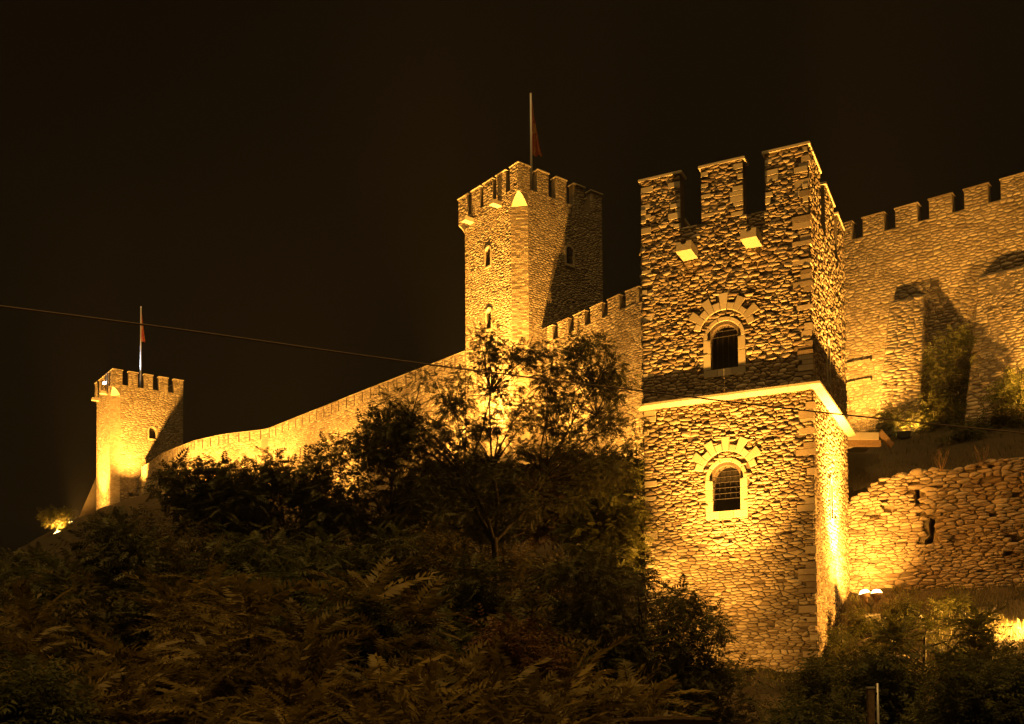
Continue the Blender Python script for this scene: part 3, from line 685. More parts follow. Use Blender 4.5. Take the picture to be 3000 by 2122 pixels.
# pair of round uplights beside its right face
def uplight():
    base = D(1952, 1362, 41.7); root = empty('twin_uplight', base - Vector((0, 0, .5)), 'glaring twin uplight on a short stand between the nearest tower and the ruined wall', 'floodlight')
    top = D(1952, 1331, 41.7)
    for k in (-1, 1):
        c = top + Vector((k * .235, 0, 0)); ax = Vector((k * .10 - .12, .05, 1)).normalized(); x = ax.cross(Vector((0, 1, 0))).normalized(); y = x.cross(ax)
        m = MB(); n = 14; prof = [(.05, -.42), (.08, -.30), (.16, -.16), (.235, -.02), (.245, .0), (.228, .0)]
        for r, z in prof: m.v += [c + ax * z + x * (r * math.cos(2 * math.pi * i / n)) + y * (r * math.sin(2 * math.pi * i / n)) for i in range(n)]
        m.f = [[r * n + i, r * n + (i + 1) % n, (r + 1) * n + (i + 1) % n, (r + 1) * n + i] for r in range(len(prof) - 1) for i in range(n)]; m.t = [.5] * len(m.f)
        hd = m.build('lamp_head', M['rust'], root, True)
        m = MB(); m.add([c + ax * (.17 * math.sqrt(1 - q * q)) + x * (.228 * q * math.cos(2 * math.pi * i / n)) + y * (.228 * q * math.sin(2 * math.pi * i / n)) for q in (1, .6) for i in range(n)] + [c + ax * .17], [(i, (i + 1) % n, n + (i + 1) % n, n + i) for i in range(n)] + [(n + i, n + (i + 1) % n, 2 * n) for i in range(n)])
        m.build('lens', M['lens'], hd, True)
    m = MB(); m.tube([base - Vector((0, 0, .6)), base + Vector((0, 0, .05)), top - Vector((.12, 0, .38))], .04, 8); m.tube([base + Vector((0, 0, .05)), top - Vector((-.12, 0, .38))], .03, 8); m.build('stand', M['iron'], root)
    m = MB(); m.box(base + Vector((-.3, -.25, -.62)), Vector((.6, 0, 0)), Vector((0, .5, 0)), Vector((0, 0, .35))); m.build('base_block', M['concrete'], root)
    c = top + Vector((-.02, 0, .26))
    spot('lamp_light', c, fR(3.6, 10.5, 0), 46000, 76, 1, root); spot('lamp_light', c, fR(3.6, 8, 0), 5000, 140, 1, root); spot('lamp_light', c, fR(3.6, 20, 0), 26000, 50, 1, root); spot('lamp_light', c, fRuin(.3, 7.0, 0), 7000, 95, 1, root)
uplight()
# middle tower
C2 = Vector((*T2C, 0)); a2 = R_(51.5); r2 = Vector((math.sin(a2), math.cos(a2), 0)); l2 = Vector((-math.cos(a2), math.sin(a2), 0)); f2L = face(C2, l2, -r2); f2R = face(C2, r2, -l2)
p = C2 + l2 * 2.2 - r2 * 2.6; floodlight('floodlight at the foot of the middle tower, before its bright left face', gpos(p.x, p.y), f2L(2.6, 29, 0), [(130000, 64, 1, f2L(2.8, 34, 0)), (11000, 110, .9, None)], .5)
floodlight('floodlight before the right face of the middle tower', gpos(2.3, 69.0, .7), f2R(2.5, 31, 0), [(36000, 70, 1, f2R(2.6, 33, 0))], .5)
# curtain wall between the towers, and right of the nearest tower
floodlight('floodlight below the curtain wall left of the nearest tower', gpos(5.0, 62.6, .7), LR.mf(LR.s_of(1330), 22, 0), [(19000, 115, 1, None)], .45)
floodlight('black floodlight among lit shrubs below the right curtain wall', D(2027, 974, 52.0), LR.mf(LR.s_of(2000), 21, 0), [(500, 110, .9, LR.mf(LR.s_of(2030), 21, 0)), (3200, 70, 1, D(2125, 870, 52.5))], .62, base=D(2027, 1000, 52.0).z)
def tpos(xd, out, up=.9):
    p = LR.mf(LR.s_of(xd), 0, out); p.z = float(tz(p.x, p.y)) + EYE + up; return p
p = tpos(1925, 4.2); floodlight('floodlight on the terrace behind the back corner of the nearest tower', p, LR.mf(LR.s_of(1990), 21, 0), [(10500, 125, 1, LR.mf(LR.s_of(1990), 23, 0))], .45, base=p.z - .9)
p = tpos(2420, 4.5); floodlight('floodlight at the foot of the curtain wall near the right edge', p, LR.mf(LR.s_of(2240), 22, 0), [(9500, 120, 1, None)], .45, base=p.z - .9)
# curtain wall on the left
floodlight('lit floodlight glimpsed through leaves below the left curtain wall', D(1000, 1026, 76), LL.mf(4, 23, 0), [(19000, 130, .9, LL.mf(7, 24, 0))], .5)
for i, (s, k) in enumerate(((17, 'third'), (29, 'second'), (38.5, 'nearest'))):
    q, n = LL.at(s); pp = q + n * 5.0
    floodlight(f'floodlight behind the trees below the left curtain wall, {k} from the far tower', gpos(pp.x, pp.y), LL.mf(s, 24, 0), [(28000, 125, 1, None)], .45)
# far tower
C3 = Vector((*T3C, 0)); a3 = R_(53.5); r3 = Vector((math.sin(a3), math.cos(a3), 0)); l3 = Vector((-math.cos(a3), math.sin(a3), 0)); f3L = face(C3, l3, -r3); f3R = face(C3, r3, -l3)
p = C3 + l3 * 3 - r3 * 3.4; floodlight('floodlight under the left face of the far left tower', gpos(p.x, p.y), f3L(3, 30, 0), [(80000, 66, 1, f3L(3, 33, 0)), (9000, 120, .9, None)], .5)
p = C3 + r3 * .8 - l3 * 4.2; floodlight('floodlight under the right face of the far left tower', gpos(p.x, p.y), f3R(2, 30, 0), [(42000, 75, 1, f3R(2.2, 32, 0))], .45)
floodlight('leftmost lit floodlight shining through a small bush', D(133, 1194, 104), D(133, 1194, 104) + Vector((-.1, -.55, .85)), [(8000, 150, .6, None)], 1.0)
floodlight('second lit floodlight from the left, just right of the small bush', D(162, 1175, 108), D(175, 1140, 104), [(2500, 150, .6, None)], .7)
# grass slope on the right
floodlight('floodlight lighting the grass slope at the right edge', D(2330, 1375, 37.5), D(2180, 1415, 38), [(9000, 140, .8, None)], .4)
# white lamp on the far tower for its flag
wp = f3L(2.72, T3Z - 1.0, .1); floodlight('small white lamp in the battlements of the far left tower', wp, wp + Vector((-.1, -1, .55)), [(60, 100, .8, None)], .5, (1, .93, .82), 'white', wp.z - .7, 'white lamps on the towers')
_q = D(316, 690, 121.5); wp = Vector((_q.x - .9, _q.y - .9, T3Z - .9 + EYE)); floodlight('white lamp at the foot of the flagpole on the far left tower', wp, Vector((_q.x, _q.y, _q.z - 3)), [(2600, 50, .8, None)], .3, (.8, .9, 1), 'white', wp.z - .7, 'white lamps on the towers')

# ---------------------------------------------------------------- flags
def flagpole(label, base, top, drop, width, seed):
    root = empty('flagpole', base, label, 'flag'); rg = random.Random(seed)
    m = MB(); m.tube([base, base.lerp(top, .5), top], [.10, .085, .07], 8); m.build('pole', M['pole'], root, True)
    m = MB(); m.tube([top, top + Vector((0, 0, .08)), top + Vector((0, 0, .16))], [.06, .09, .02], 8); m.build('finial', M['pole'], root)
    m = MB(); m.tube([base - Vector((0, 0, .6)), base], .22, 8); m.build('socket', M['black'], root)
    f = MB(); nu, nv = 13, 26; z0 = top.z - .35
    for j in range(nv + 1):
        v = j / nv; wv = width * (.16 + .84 * v ** 1.2)
        for i in range(nu + 1):
            u = i / nu; x = .06 + u * wv
            f.v.append(Vector((top.x + x, top.y + .16 * math.sin(u * 11 + v * 2.0 + seed) * (.3 + v) * (.2 + u), z0 - drop * v - (u * .16 * drop) * (1 - v) + .05 * math.sin(v * 9 + u * 4))))
    for j in range(nv):
        for i in range(nu):
            a = j * (nu + 1) + i; f.f.append([a, a + 1, a + nu + 2, a + nu + 1])
            u, v = i / nu - .5, j / nv - .45; f.t.append(1.0 if math.hypot(u * .5, v) < .11 or abs(math.sin(4 * math.atan2(v * 1.4, u))) > .93 else 0)
    f.build('flag_cloth', M['flag'], root, True)
b = D(1190, 380, 77); t = D(1190, 213, 77); flagpole('tall thin flagpole with limp red flag on the middle tower', Vector((t.x, t.y, 35.2 + EYE)), t, 4.2, .75, 2)
t = D(316, 690, 121.5); flagpole('white flagpole with furled red and yellow flag on the far left tower', Vector((t.x, t.y, T3Z - 1.7 + EYE)), t, 3.6, .5, 4)

# ---------------------------------------------------------------- overhead cable, post, fence, rocks
m = MB(); cp = [D(x, y, Y) for x, y, Y in [(-420, 634, 15), (-200, 661, 16), (0, 687, 17), (415, 741, 18.8), (830, 800, 20.4), (1135, 840, 21.6), (1440, 877, 22.8), (1670, 905, 23.8), (1900, 931, 24.7), (2270, 969, 26.2), (2600, 1001, 27.6)]]
cc = []
for i in range(len(cp) - 1):
    p0, p1, p2, p3 = cp[max(i - 1, 0)], cp[i], cp[i + 1], cp[min(i + 2, len(cp) - 1)]
    for k in range(6):
        t = k / 6; cc.append(.5 * ((2 * p1) + (p2 - p0) * t + (2 * p0 - 5 * p1 + 4 * p2 - p3) * t * t + (3 * p1 - p0 - 3 * p2 + p3) * t ** 3))
m.tube(cc + [cp[-1]], .017, 6); tag(m.build('overhead_cable', M['cable'], None, True), 'single dark overhead cable crossing the whole view in front of the towers', 'cable')
def post():
    t = D(1957, 1541, 17); g = ground(t.x, t.y) + EYE; root = empty('metal_post', (t.x, t.y, g), 'rusty square post with a pale thin pipe beside it in the foreground', 'post')
    m = MB(); m.box(Vector((t.x - .075, t.y, g - .3)), Vector((.10, 0, 0)), Vector((0, .09, 0)), Vector((0, 0, t.z - .02 - g + .3))); m.build('post_body', M['rust'], root)
    m = MB(); m.box(Vector((t.x - .083, t.y - .008, t.z - .02)), Vector((.116, 0, 0)), Vector((0, .106, 0)), Vector((0, 0, .03))); m.build('cap', M['galv'], root)
    m = MB(); m.tube([Vector((t.x + .085, t.y + .03, g - .3)), Vector((t.x + .085, t.y + .03, t.z + .06))], .019, 10); m.build('pipe', M['galv'], root, True)
    for k in (.12, .6): 
        m = MB(); m.box(Vector((t.x + .02, t.y + .015, t.z - k)), Vector((.06, 0, 0)), Vector((0, .03, 0)), Vector((0, 0, .03))); m.build('bracket', M['iron'], root)
post()
def fence():
    A, B, C_ = D(1366, 1611, 15), D(1481, 1606, 15.1), D(1595, 1607, 15.2); g = ground(A.x, A.y) + EYE
    root = empty('board_fence', (B.x, B.y, g), 'low weathered board fence at the bottom edge', 'fence')
    for (p, q, dy) in ((A, B, 0), (B + Vector((-.04, 0, .02)), C_, .022)):
        u = q - p; z = 0
        for k, h in enumerate((.05, .19, .21, .2, .2)):
            m = MB(); m.box(p + Vector((0, dy - (.03 if k == 0 else 0), -z - h)), u, Vector((0, .10 if k == 0 else .035, 0)), Vector((0, 0, h - .012))); m.build('board', M['wood'], root); z += h
    for k in (.08, .5, .92):
        p = A.lerp(C_, k); m = MB(); m.box(Vector((p.x - .05, p.y + .07, g - .3)), Vector((.1, 0, 0)), Vector((0, .09, 0)), Vector((0, 0, p.z - .08 - g + .3))); m.build('fence_post', M['wood'], root)
fence()
rg = random.Random(77)
for i, (x, y, sz, Y) in enumerate([(1950, 1392, .5, 39.5), (1915, 1408, .3, 39.2), (1935, 1420, .35, 38.6), (1965, 1450, .55, 37.5), (1900, 1460, .32, 38), (1990, 1480, .4, 36.5), (1925, 1490, .45, 37), (1903, 1510, .5, 36.5), (2020, 1440, .35, 37.6), (1885, 1435, .25, 38.6)]):
    p = D(x, y, Y); sz *= 1.7; p.z = ground(p.x, p.y) + EYE + sz * .14
    m = MB(); n, k = 9, 6; m.v = []
    for j in range(k + 1):
        f = math.pi * j / k
        for a in range(n): m.v.append(p + Vector((sz * .5 * math.sin(f) * math.cos(6.283 * a / n) * rg.uniform(.85, 1.15), sz * .4 * math.sin(f) * math.sin(6.283 * a / n) * rg.uniform(.85, 1.15), sz * .26 * math.cos(f) * rg.uniform(.85, 1.1))))
    m.f = [[j * n + a, j * n + (a + 1) % n, (j + 1) * n + (a + 1) % n, (j + 1) * n + a] for j in range(k) for a in range(n)]; m.t = [rg.random()] * len(m.f)
    tag(m.build('fallen_stone', M['ruin'], None, origin=p), f"{'seventh fourth sixth eighth second ninth fifth third tenth first'.split()[i]} from the left of the loose stones below the twin uplight", 'stone', 'loose stones on the slope')

# ---------------------------------------------------------------- foliage
def frond(pairs, lw, ll, droop, term=True):
    """a pinnate leaf 1 m long along +x: leaflets as folded quads"""
    V, F = [], []
    z = lambda x: -droop * x * x
    def leaflet(bx, ang, L, wd):
        b = np.array([bx, 0, z(bx)]); d = np.array([math.cos(ang), math.sin(ang), -.28]); s = np.array([-math.sin(ang), math.cos(ang), .0])
        k = len(V); V.extend([b, b + d * L * .38 + s * wd, b + d * L + np.array([0, 0, -.12 * L]), b + d * L * .38 - s * wd]); F.append((k, k + 1, k + 2, k + 3))
    for i in range(pairs):
        x = .14 + .82 * i / (pairs - 1); e = math.sin(math.pi * (.18 + .72 * x)) * .45 + .62
        for sgn in (-1, 1): leaflet(x, sgn * R_(72 - 26 * x), ll * e, lw * e)
    if term: leaflet(.97, 0, ll * .8, lw)
    k = len(V)
    for x in (0, .5, 1): V.extend([np.array([x, -.006, z(x)]), np.array([x, .006, z(x)])])
    F.extend([(k, k + 1, k + 3, k + 2), (k + 2, k + 3, k + 5, k + 4)])
    return np.array(V), np.array(F)
FROND = dict(ail=[frond(12, .034, .225, d) for d in (.3, .5, .75)], loc=[frond(6, .068, .33, d) for d in (.15, .35)], shrub=[frond(4, .075, .36, d) for d in (.1, .3)])
def scatter(name, kind, pos, dirs, size, mat, parent, rng, toneb=.0):
    """one mesh holding every leaf of a crown"""
    n = len(pos); pos = np.array(pos); d = np.array(dirs); d /= np.linalg.norm(d, axis=1)[:, None]
    up = np.array([0, 0, 1.0]) + rng.normal(0, .33, (n, 3)); y = np.cross(up, d); y /= np.linalg.norm(y, axis=1)[:, None] + 1e-9; z = np.cross(d, y)
    size = np.array(size); which = rng.randint(0, len(FROND[kind]), n); VV, FF, TT = [], [], []; off = 0
    o0 = np.array(OFF[parent.name])
    for k, (V, F) in enumerate(FROND[kind]):
        ix = np.where(which == k)[0]
        if not len(ix): continue
        P_ = V[None] * size[ix][:, None, None]
        Wd = pos[ix][:, None] + P_[..., :1] * d[ix][:, None] + P_[..., 1:2] * y[ix][:, None] + P_[..., 2:] * z[ix][:, None]
        Wd += rng.normal(0, .012, Wd.shape) * size[ix][:, None, None]
        VV.append(Wd.reshape(-1, 3) - o0); FF.append((F[None] + (np.arange(len(ix)) * len(V))[:, None, None] + off).reshape(-1, 4)); off += len(ix) * len(V)
        t = np.clip(rng.normal(.42 + toneb, .2, (len(ix), 1)) + rng.normal(0, .12, (len(ix), len(F))), 0, 1); TT.append(t.reshape(-1))
    VV, FF, TT = np.concatenate(VV), np.concatenate(FF), np.concatenate(TT)
    m = bpy.data.meshes.new(name); m.vertices.add(len(VV)); m.vertices.foreach_set('co', VV.astype(np.float32).ravel())
    m.loops.add(FF.size); m.loops.foreach_set('vertex_index', FF.astype(np.int32).ravel())
    m.polygons.add(len(FF)); m.polygons.foreach_set('loop_start', np.arange(0, FF.size, 4, dtype=np.int32)); m.polygons.foreach_set('loop_total', np.full(len(FF), 4, np.int32))
    m.update(); m.validate()
    a = m.attributes.new('tone', 'FLOAT', 'FACE'); a.data.foreach_set('value', TT.astype(np.float32))
    m.materials.append(mat); o = bpy.data.objects.new(name, m); COL.objects.link(o); o.parent = parent; OFF[o.name] = OFF[parent.name]
    return o
def limb(mb, p, q, r0, r1, rg, sag=.12, n=6, bend=.25):
    p, q = Vector(p), Vector(q); L = (q - p).length; c = (p + q) / 2 + Vector((rg.uniform(-bend, bend) * L * .4, rg.uniform(-bend, bend) * L * .4, sag * L)); pts = []
    for i in range(n + 1):
        t = i / n; pts.append(p * (1 - t) ** 2 + c * (2 * t * (1 - t)) + q * t * t + Vector((rg.uniform(-1, 1), rg.uniform(-1, 1), rg.uniform(-1, 1))) * (.012 * L if 0 < i < n else 0))
    mb.tube(pts, [r0 + (r1 - r0) * i / n for i in range(n + 1)], 3 if r0 < .012 else 4 if r0 < .05 else 6, cap=False); return pts
def poly_pts(poly, Y, dY, n, rg, mind):
    xs_ = [p[0] for p in poly]; ys_ = [p[1] for p in poly]; out = []; tries = 0
    while len(out) < n and tries < n * 60:
        tries += 1; x, y = rg.uniform(min(xs_), max(xs_)), rg.uniform(min(ys_), max(ys_))
        if not inpoly(x, y, poly): continue
        p = D(x, y, Y + rg.uniform(-dY, dY))
        if all((p - q).length > mind for q in out): out.append(p)
    return out
def clump_tree(name, label, cat, base, fork, poly, Y, dY, n, rad, per, kind, fs, mat, seed, tr=.16, group=None, toneb=0., mind=.35, extra=()):
    rg = random.Random(seed); rn = np.random.RandomState(seed)
    root = empty(name, base, label, cat, group); tips = list(extra) + poly_pts(poly, Y, dY, n, rg, mind)
    tb = MB(); br = limb(tb, base - Vector((0, 0, .3)), fork, tr, tr * .7, rg, 0, 5, .12); tb.build('trunk', M['bark'], root, True)
    bb = MB(); hubs = []
    main = []
    for k in range(6):                                 # main limbs towards groups of tips
        t = tips[rg.randrange(len(tips))]; h = fork.lerp(t, rg.uniform(.4, .6)); main.append(h); limb(bb, fork - Vector((0, 0, .15)), h, tr * .5, tr * .3, rg, -.04, 7, .3)
    for k in range(max(6, n // 5)):                    # boughs
        t = tips[rg.randrange(len(tips))]; m_ = min(main, key=lambda q: (q - t).length + (2 if q.z > t.z + .2 else 0)); h = m_.lerp(t, rg.uniform(.55, .85)); hubs.append(h); limb(bb, m_, h, tr * .26, tr * .12, rg, .05, 6, .45)
    pos, dirs, size = [], [], []
    for t in tips:
        h = min(hubs, key=lambda q: (q - t).length + (2 if q.z > t.z + .3 else 0)); limb(bb, h, t, tr * .11, tr * .05, rg, .06, 5, .5)
        for j in range(3):                             # twigs
            e = t + Vector((rn.normal(), rn.normal(), rn.normal() * .6)).normalized() * rad * rg.uniform(.6, 1); limb(bb, t, e, tr * .05, .005, rg, .1, 3, .4)
        m = int(per * rg.uniform(.6, 1.3))
        for j in range(m):
            o = Vector((rn.normal(), rn.normal(), rn.normal() * .62)); o.normalize(); rr = rad * rg.random() ** .45; pp = t + o * rr
            pos.append(pp); dv = o * .8 + Vector((rn.normal(), rn.normal(), rn.normal() * .5 - .12)) * .55; dirs.append(dv); size.append(fs * rg.uniform(.65, 1.25))
    bb.build('branches', M['bark'], root, True)
    scatter('crown', kind, pos, dirs, size, mat, root, rn, toneb); return root
def ailanthus(label, x, ytop, Y, seed, spread=1.5, stems=9, fs=.95, group='trees of heaven in the foreground thicket', mat='leafA', name='ailanthus_tree', cat='tree', low=0.0, tone=0.0):
    rg = random.Random(seed); rn = np.random.RandomState(seed); top = D(x, ytop, Y); top.z -= fs * .35; g = ground(top.x, top.y) + EYE
    base = Vector((top.x + rg.uniform(-.4, .4), top.y + rg.uniform(-.3, .3), g)); root = empty(name, base, label, cat, group)
    H = max(1.2, top.z - g); tb = MB(); tp = limb(tb, base - Vector((0, 0, .3)), top, .05 + .012 * H, .02, rg, 0, 8, .08); tb.build('trunk', M['bark'], root, True)
    bb = MB(); ends = [(top, 1.0)]
    for k in range(stems):
        f = rg.uniform(max(.25, low), .92); s = tp[min(8, int(f * 8))]; an = rg.uniform(0, 6.283); L = spread * (1.15 - .55 * f) * rg.uniform(.7, 1.2)
        e = s + Vector((math.cos(an) * L, math.sin(an) * L, L * rg.uniform(.35, .8))); e.z = min(e.z, top.z - rg.uniform(.1, .5)); limb(bb, s, e, .035, .014, rg, -.08, 5, .15); ends.append((e, rg.uniform(.75, 1)))
    bb.build('branches', M['bark'], root, True); pos, dirs, size = [], [], []
    for e, k in ends:                                     # whorls of long arching leaves round each stem end
        m = rg.randint(19, 27); a0 = rg.random() * 6
        for j in range(m):
            an = a0 + j * 2.4; h = j / m; el = R_(58 - 70 * h + rg.uniform(-12, 12))
            pos.append(e + Vector((0, 0, .12 - .55 * h))); dirs.append((math.cos(an) * math.cos(el), math.sin(an) * math.cos(el), math.sin(el))); size.append(fs * k * rg.uniform(.6, 1.1) * (.65 + .35 * math.sin(math.pi * min(1, h + .25))))
    scatter('crown', 'ail', pos, dirs, size, M[mat], root, rn, tone); return root
def at_ground(x, y, Y):
    p = D(x, y, Y); return Vector((p.x, p.y, ground(p.x, p.y) + EYE))
# feathery tree before the middle tower
clump_tree('locust_tree', 'tall feathery tree with bare forked limbs silhouetted before the middle tower', 'tree', at_ground(1105, 1500, 36), D(1108, 1205, 36),
           [(1062, 745), (1120, 738), (1180, 755), (1250, 775), (1335, 752), (1400, 825), (1428, 900), (1425, 1000), (1400, 1080), (1290, 1130), (1200, 1170), (1050, 1160), (960, 1090), (890, 1000), (800, 940), (810, 900), (880, 890), (925, 850), (1000, 860), (1045, 810)],
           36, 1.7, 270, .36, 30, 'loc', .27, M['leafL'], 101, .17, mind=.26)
# trees standing against the left curtain wall
for i, (lb, fx, fy, poly, Y) in enumerate([
    ('leftmost dark tree silhouetted against the left curtain wall', 430, 1200, [(360, 1060), (400, 1045), (450, 1070), (490, 1045), (530, 1060), (570, 1075), (560, 1180), (430, 1190), (360, 1100)], 43),
    ('middle dark tree silhouetted against the left curtain wall', 650, 1210, [(560, 1072), (600, 1035), (640, 1020), (670, 1045), (720, 1020), (770, 1095), (780, 1190), (560, 1200), (545, 1100)], 45),
    ('right dark tree silhouetted against the left curtain wall, by the feathery tree', 870, 1210, [(715, 1000), (760, 985), (830, 955), (880, 930), (930, 980), (960, 1075), (1000, 1160), (900, 1210), (770, 1200), (760, 1080)], 44)]):
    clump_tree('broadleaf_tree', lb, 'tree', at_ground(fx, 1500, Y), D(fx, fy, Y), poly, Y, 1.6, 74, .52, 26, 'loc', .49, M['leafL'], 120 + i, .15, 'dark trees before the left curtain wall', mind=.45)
# dark tree at the foot of the nearest tower, and the lit one at its left edge
clump_tree('broadleaf_tree', 'dark drooping tree hiding the lower left foot of the nearest tower', 'tree', at_ground(1400, 1650, 29), D(1400, 1480, 29),
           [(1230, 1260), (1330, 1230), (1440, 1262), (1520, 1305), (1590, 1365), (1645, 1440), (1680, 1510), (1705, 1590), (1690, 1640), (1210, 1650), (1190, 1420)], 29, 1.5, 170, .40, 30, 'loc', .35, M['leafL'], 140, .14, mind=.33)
clump_tree('broadleaf_tree', 'yellow-green lit tree touching the left edge of the nearest tower', 'tree', at_ground(1360, 1500, 41), D(1355, 1260, 41),
           [(1290, 1090), (1350, 1050), (1425, 1060), (1440, 1160), (1430, 1260), (1310, 1290), (1270, 1180)], 41, 1.2, 58, .46, 32, 'loc', .42, M['leafS'], 141, .13, mind=.4, toneb=.25)
# thicket
AIL = [(70, 1372, 17), (185, 1290, 22), (140, 1262, 30), (270, 1165, 31), (400, 1150, 33), (540, 1165, 31), (335, 1300, 22), (470, 1285, 20), (640, 1250, 25), (560, 1345, 16.5), (820, 1300, 18), (720, 1190, 33), (860, 1185, 34), (980, 1175, 34), (960, 1350, 21),
       (1080, 1250, 27), (1180, 1350, 24), (1060, 1480, 17), (1290, 1490, 19), (1200, 1230, 31), (700, 1440, 16), (300, 1450, 16), (150, 1500, 15), (850, 1500, 15), (450, 1530, 14.5), (1180, 1560, 15.5), (1010, 1570, 14.5), (20, 1480, 19), (640, 1560, 14), (1420, 1530, 22), (1320, 1600, 17), (215, 1195, 37), (330, 1200, 38), (450, 1215, 37), (88, 1262, 40), (185, 1222, 50), (262, 1150, 52), (345, 1135, 50), (520, 1205, 40), (640, 1190, 41), (770, 1200, 41), (900, 1180, 40), (1010, 1205, 40), (1130, 1215, 39)]
ORD = 'first second third fourth fifth sixth seventh eighth ninth tenth eleventh twelfth thirteenth fourteenth fifteenth sixteenth seventeenth eighteenth nineteenth twentieth twenty-first twenty-second twenty-third twenty-fourth'.split()
AIL += [(40, 1232, 44), (118, 1238, 46)]; rows = lambda Y: 0 if Y > 36 else 1 if Y >= 21 else 2
for i, (x, y, Y) in enumerate(AIL):
    row = rows(Y); mates = sorted(q[0] for q in AIL if rows(q[2]) == row); nth = ORD[mates.index(x)]
    if row == 2:
        ailanthus(f'{nth} from the left of the fern-leaved trees at the front of the dark thicket', x, y, Y, 200 + i, 1.15, 12, (.85, 1.0, 1.15, .95)[i % 4], tone=(-.12, .14, 0, .2, -.05)[i % 5] + .12)  # front row leaf tone raised: stronger street light painted into the colour
    else:                                                 # taller small-leaved trees behind
        k = 27 / Y * (.85 + .3 * ((i * 37) % 10) / 10); P_ = [(x - 92 * k, y + 88 * k), (x - 66 * k, y + 40 * k), (x - 20 * k, y + 26 * k), (x + 30 * k, y + 30 * k), (x + 74 * k, y + 62 * k), (x + 96 * k, y + 120 * k), (x + 84 * k, y + 270 * k), (x - 84 * k, y + 270 * k)]
        clump_tree('thicket_tree', f"{nth} from the left of the round-crowned trees in the {('back', 'middle')[row]} row of the dark thicket", 'tree', at_ground(x, y, Y), D(x, y + 190 * k, Y), P_, Y, 1.1, 42, .48, 13, ('loc', 'shrub')[i % 3 == 1], .49, M[('leafL', 'leafA', 'leafS')[i % 3]], 200 + i, .1, 'round-crowned trees of the dark thicket', mind=.34, toneb=(-.1, -.28, -.05)[i % 3])  # leaf tones lowered: street light fading with distance is painted in
# bushes covering the hillside below the walls
M['leafR'] = leaf_mat('reddish_leaf', (.09, .045, .016), (.21, .105, .04), .2)
for i, (lb, poly, Y, mt) in enumerate([
    ('round bush on the hillside left of the feathery tree trunk', [(900, 1090), (980, 1060), (1060, 1080), (1080, 1190), (900, 1200)], 52, 'leafL'),
    ('reddish-brown bush on the hillside right of the feathery tree trunk', [(1190, 1070), (1270, 1030), (1340, 1050), (1350, 1180), (1190, 1200)], 50, 'leafR'),
    ('dark bush on the hillside directly behind the feathery tree trunk', [(1050, 1080), (1120, 1050), (1200, 1070), (1210, 1190), (1050, 1200)], 54, 'leafL'),
    ('bush high on the hillside under the bright foot of the middle tower', [(960, 1060), (1050, 1045), (1150, 1045), (1240, 1060), (1240, 1110), (960, 1110)], 58, 'leafL'),
    ('dark bush high on the hillside touching the nearest tower', [(1250, 1040), (1340, 1020), (1440, 1030), (1450, 1090), (1250, 1090)], 54, 'leafL'),
    ('lowest bush on the hillside beside the nearest tower', [(1330, 1180), (1400, 1160), (1450, 1180), (1450, 1290), (1330, 1290)], 44, 'leafL')]):
    cx = sum(q[0] for q in poly) / len(poly); yb = max(q[1] for q in poly)
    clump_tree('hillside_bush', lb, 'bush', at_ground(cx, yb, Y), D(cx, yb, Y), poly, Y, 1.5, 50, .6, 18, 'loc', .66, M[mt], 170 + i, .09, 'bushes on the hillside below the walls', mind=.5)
for i, (lb, poly, Y, mt) in enumerate([
    ('broad-leaved bush low in the thicket at the bottom left corner', [(-20, 1540), (70, 1520), (140, 1560), (150, 1650), (-20, 1650)], 13, 'leafS'),
    ('broad-leaved bush in the thicket below the leftmost dark tree', [(380, 1400), (440, 1380), (510, 1410), (520, 1500), (380, 1500)], 18, 'leafA'),
    ('broad-leaved bush in the middle of the thicket', [(740, 1370), (800, 1350), (880, 1380), (890, 1480), (740, 1480)], 18, 'leafS'),
    ('reddish bush near the bottom of the thicket left of the board fence', [(1090, 1420), (1160, 1410), (1230, 1440), (1240, 1530), (1090, 1530)], 18, 'leafR')]):
    cx = sum(q[0] for q in poly) / 5; yb = max(q[1] for q in poly)
    clump_tree('thicket_bush', lb, 'bush', at_ground(cx, yb, Y), D(cx, yb, Y), poly, Y, .8, 38, .3, 26, 'shrub', .26, M[mt], 180 + i, .05, 'broad-leaved bushes in the thicket', mind=.2)
# small lit bush by the leftmost lamps
clump_tree('lit_bush', 'small bush glowing yellow-green above the leftmost floodlight', 'bush', D(132, 1225, 104.6), D(130, 1195, 104.6), [(95, 1155), (112, 1142), (160, 1146), (150, 1172), (112, 1180)], 104.3, .7, 24, .42, 28, 'shrub', .42, M['leafS'], 150, .07, toneb=.3)
for i, (lb, poly) in enumerate([('low dark bush on the skyline at the far left edge', [(-40, 1262), (30, 1250), (60, 1262), (60, 1310), (-40, 1310)]), ('dark bush on the skyline just left of the lit bush', [(40, 1262), (90, 1252), (110, 1268), (100, 1310), (40, 1310)]),
                           ('dark bush below the two leftmost lamps', [(110, 1265), (170, 1252), (230, 1235), (240, 1300), (110, 1310)])]):
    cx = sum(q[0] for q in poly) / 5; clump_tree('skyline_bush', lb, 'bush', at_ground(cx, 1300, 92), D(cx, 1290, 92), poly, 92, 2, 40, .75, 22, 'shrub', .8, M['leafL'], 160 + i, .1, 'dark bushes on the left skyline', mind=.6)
clump_tree('skyline_bush', 'long bush hiding the foot of the far left tower', 'bush', at_ground(265, 1200, 100), D(265, 1195, 100), [(185, 1168), (240, 1158), (330, 1140), (350, 1190), (200, 1205)], 100, 1.5, 50, .6, 20, 'shrub', .68, M['leafL'], 166, .1, 'dark bushes on the left skyline', mind=.5)
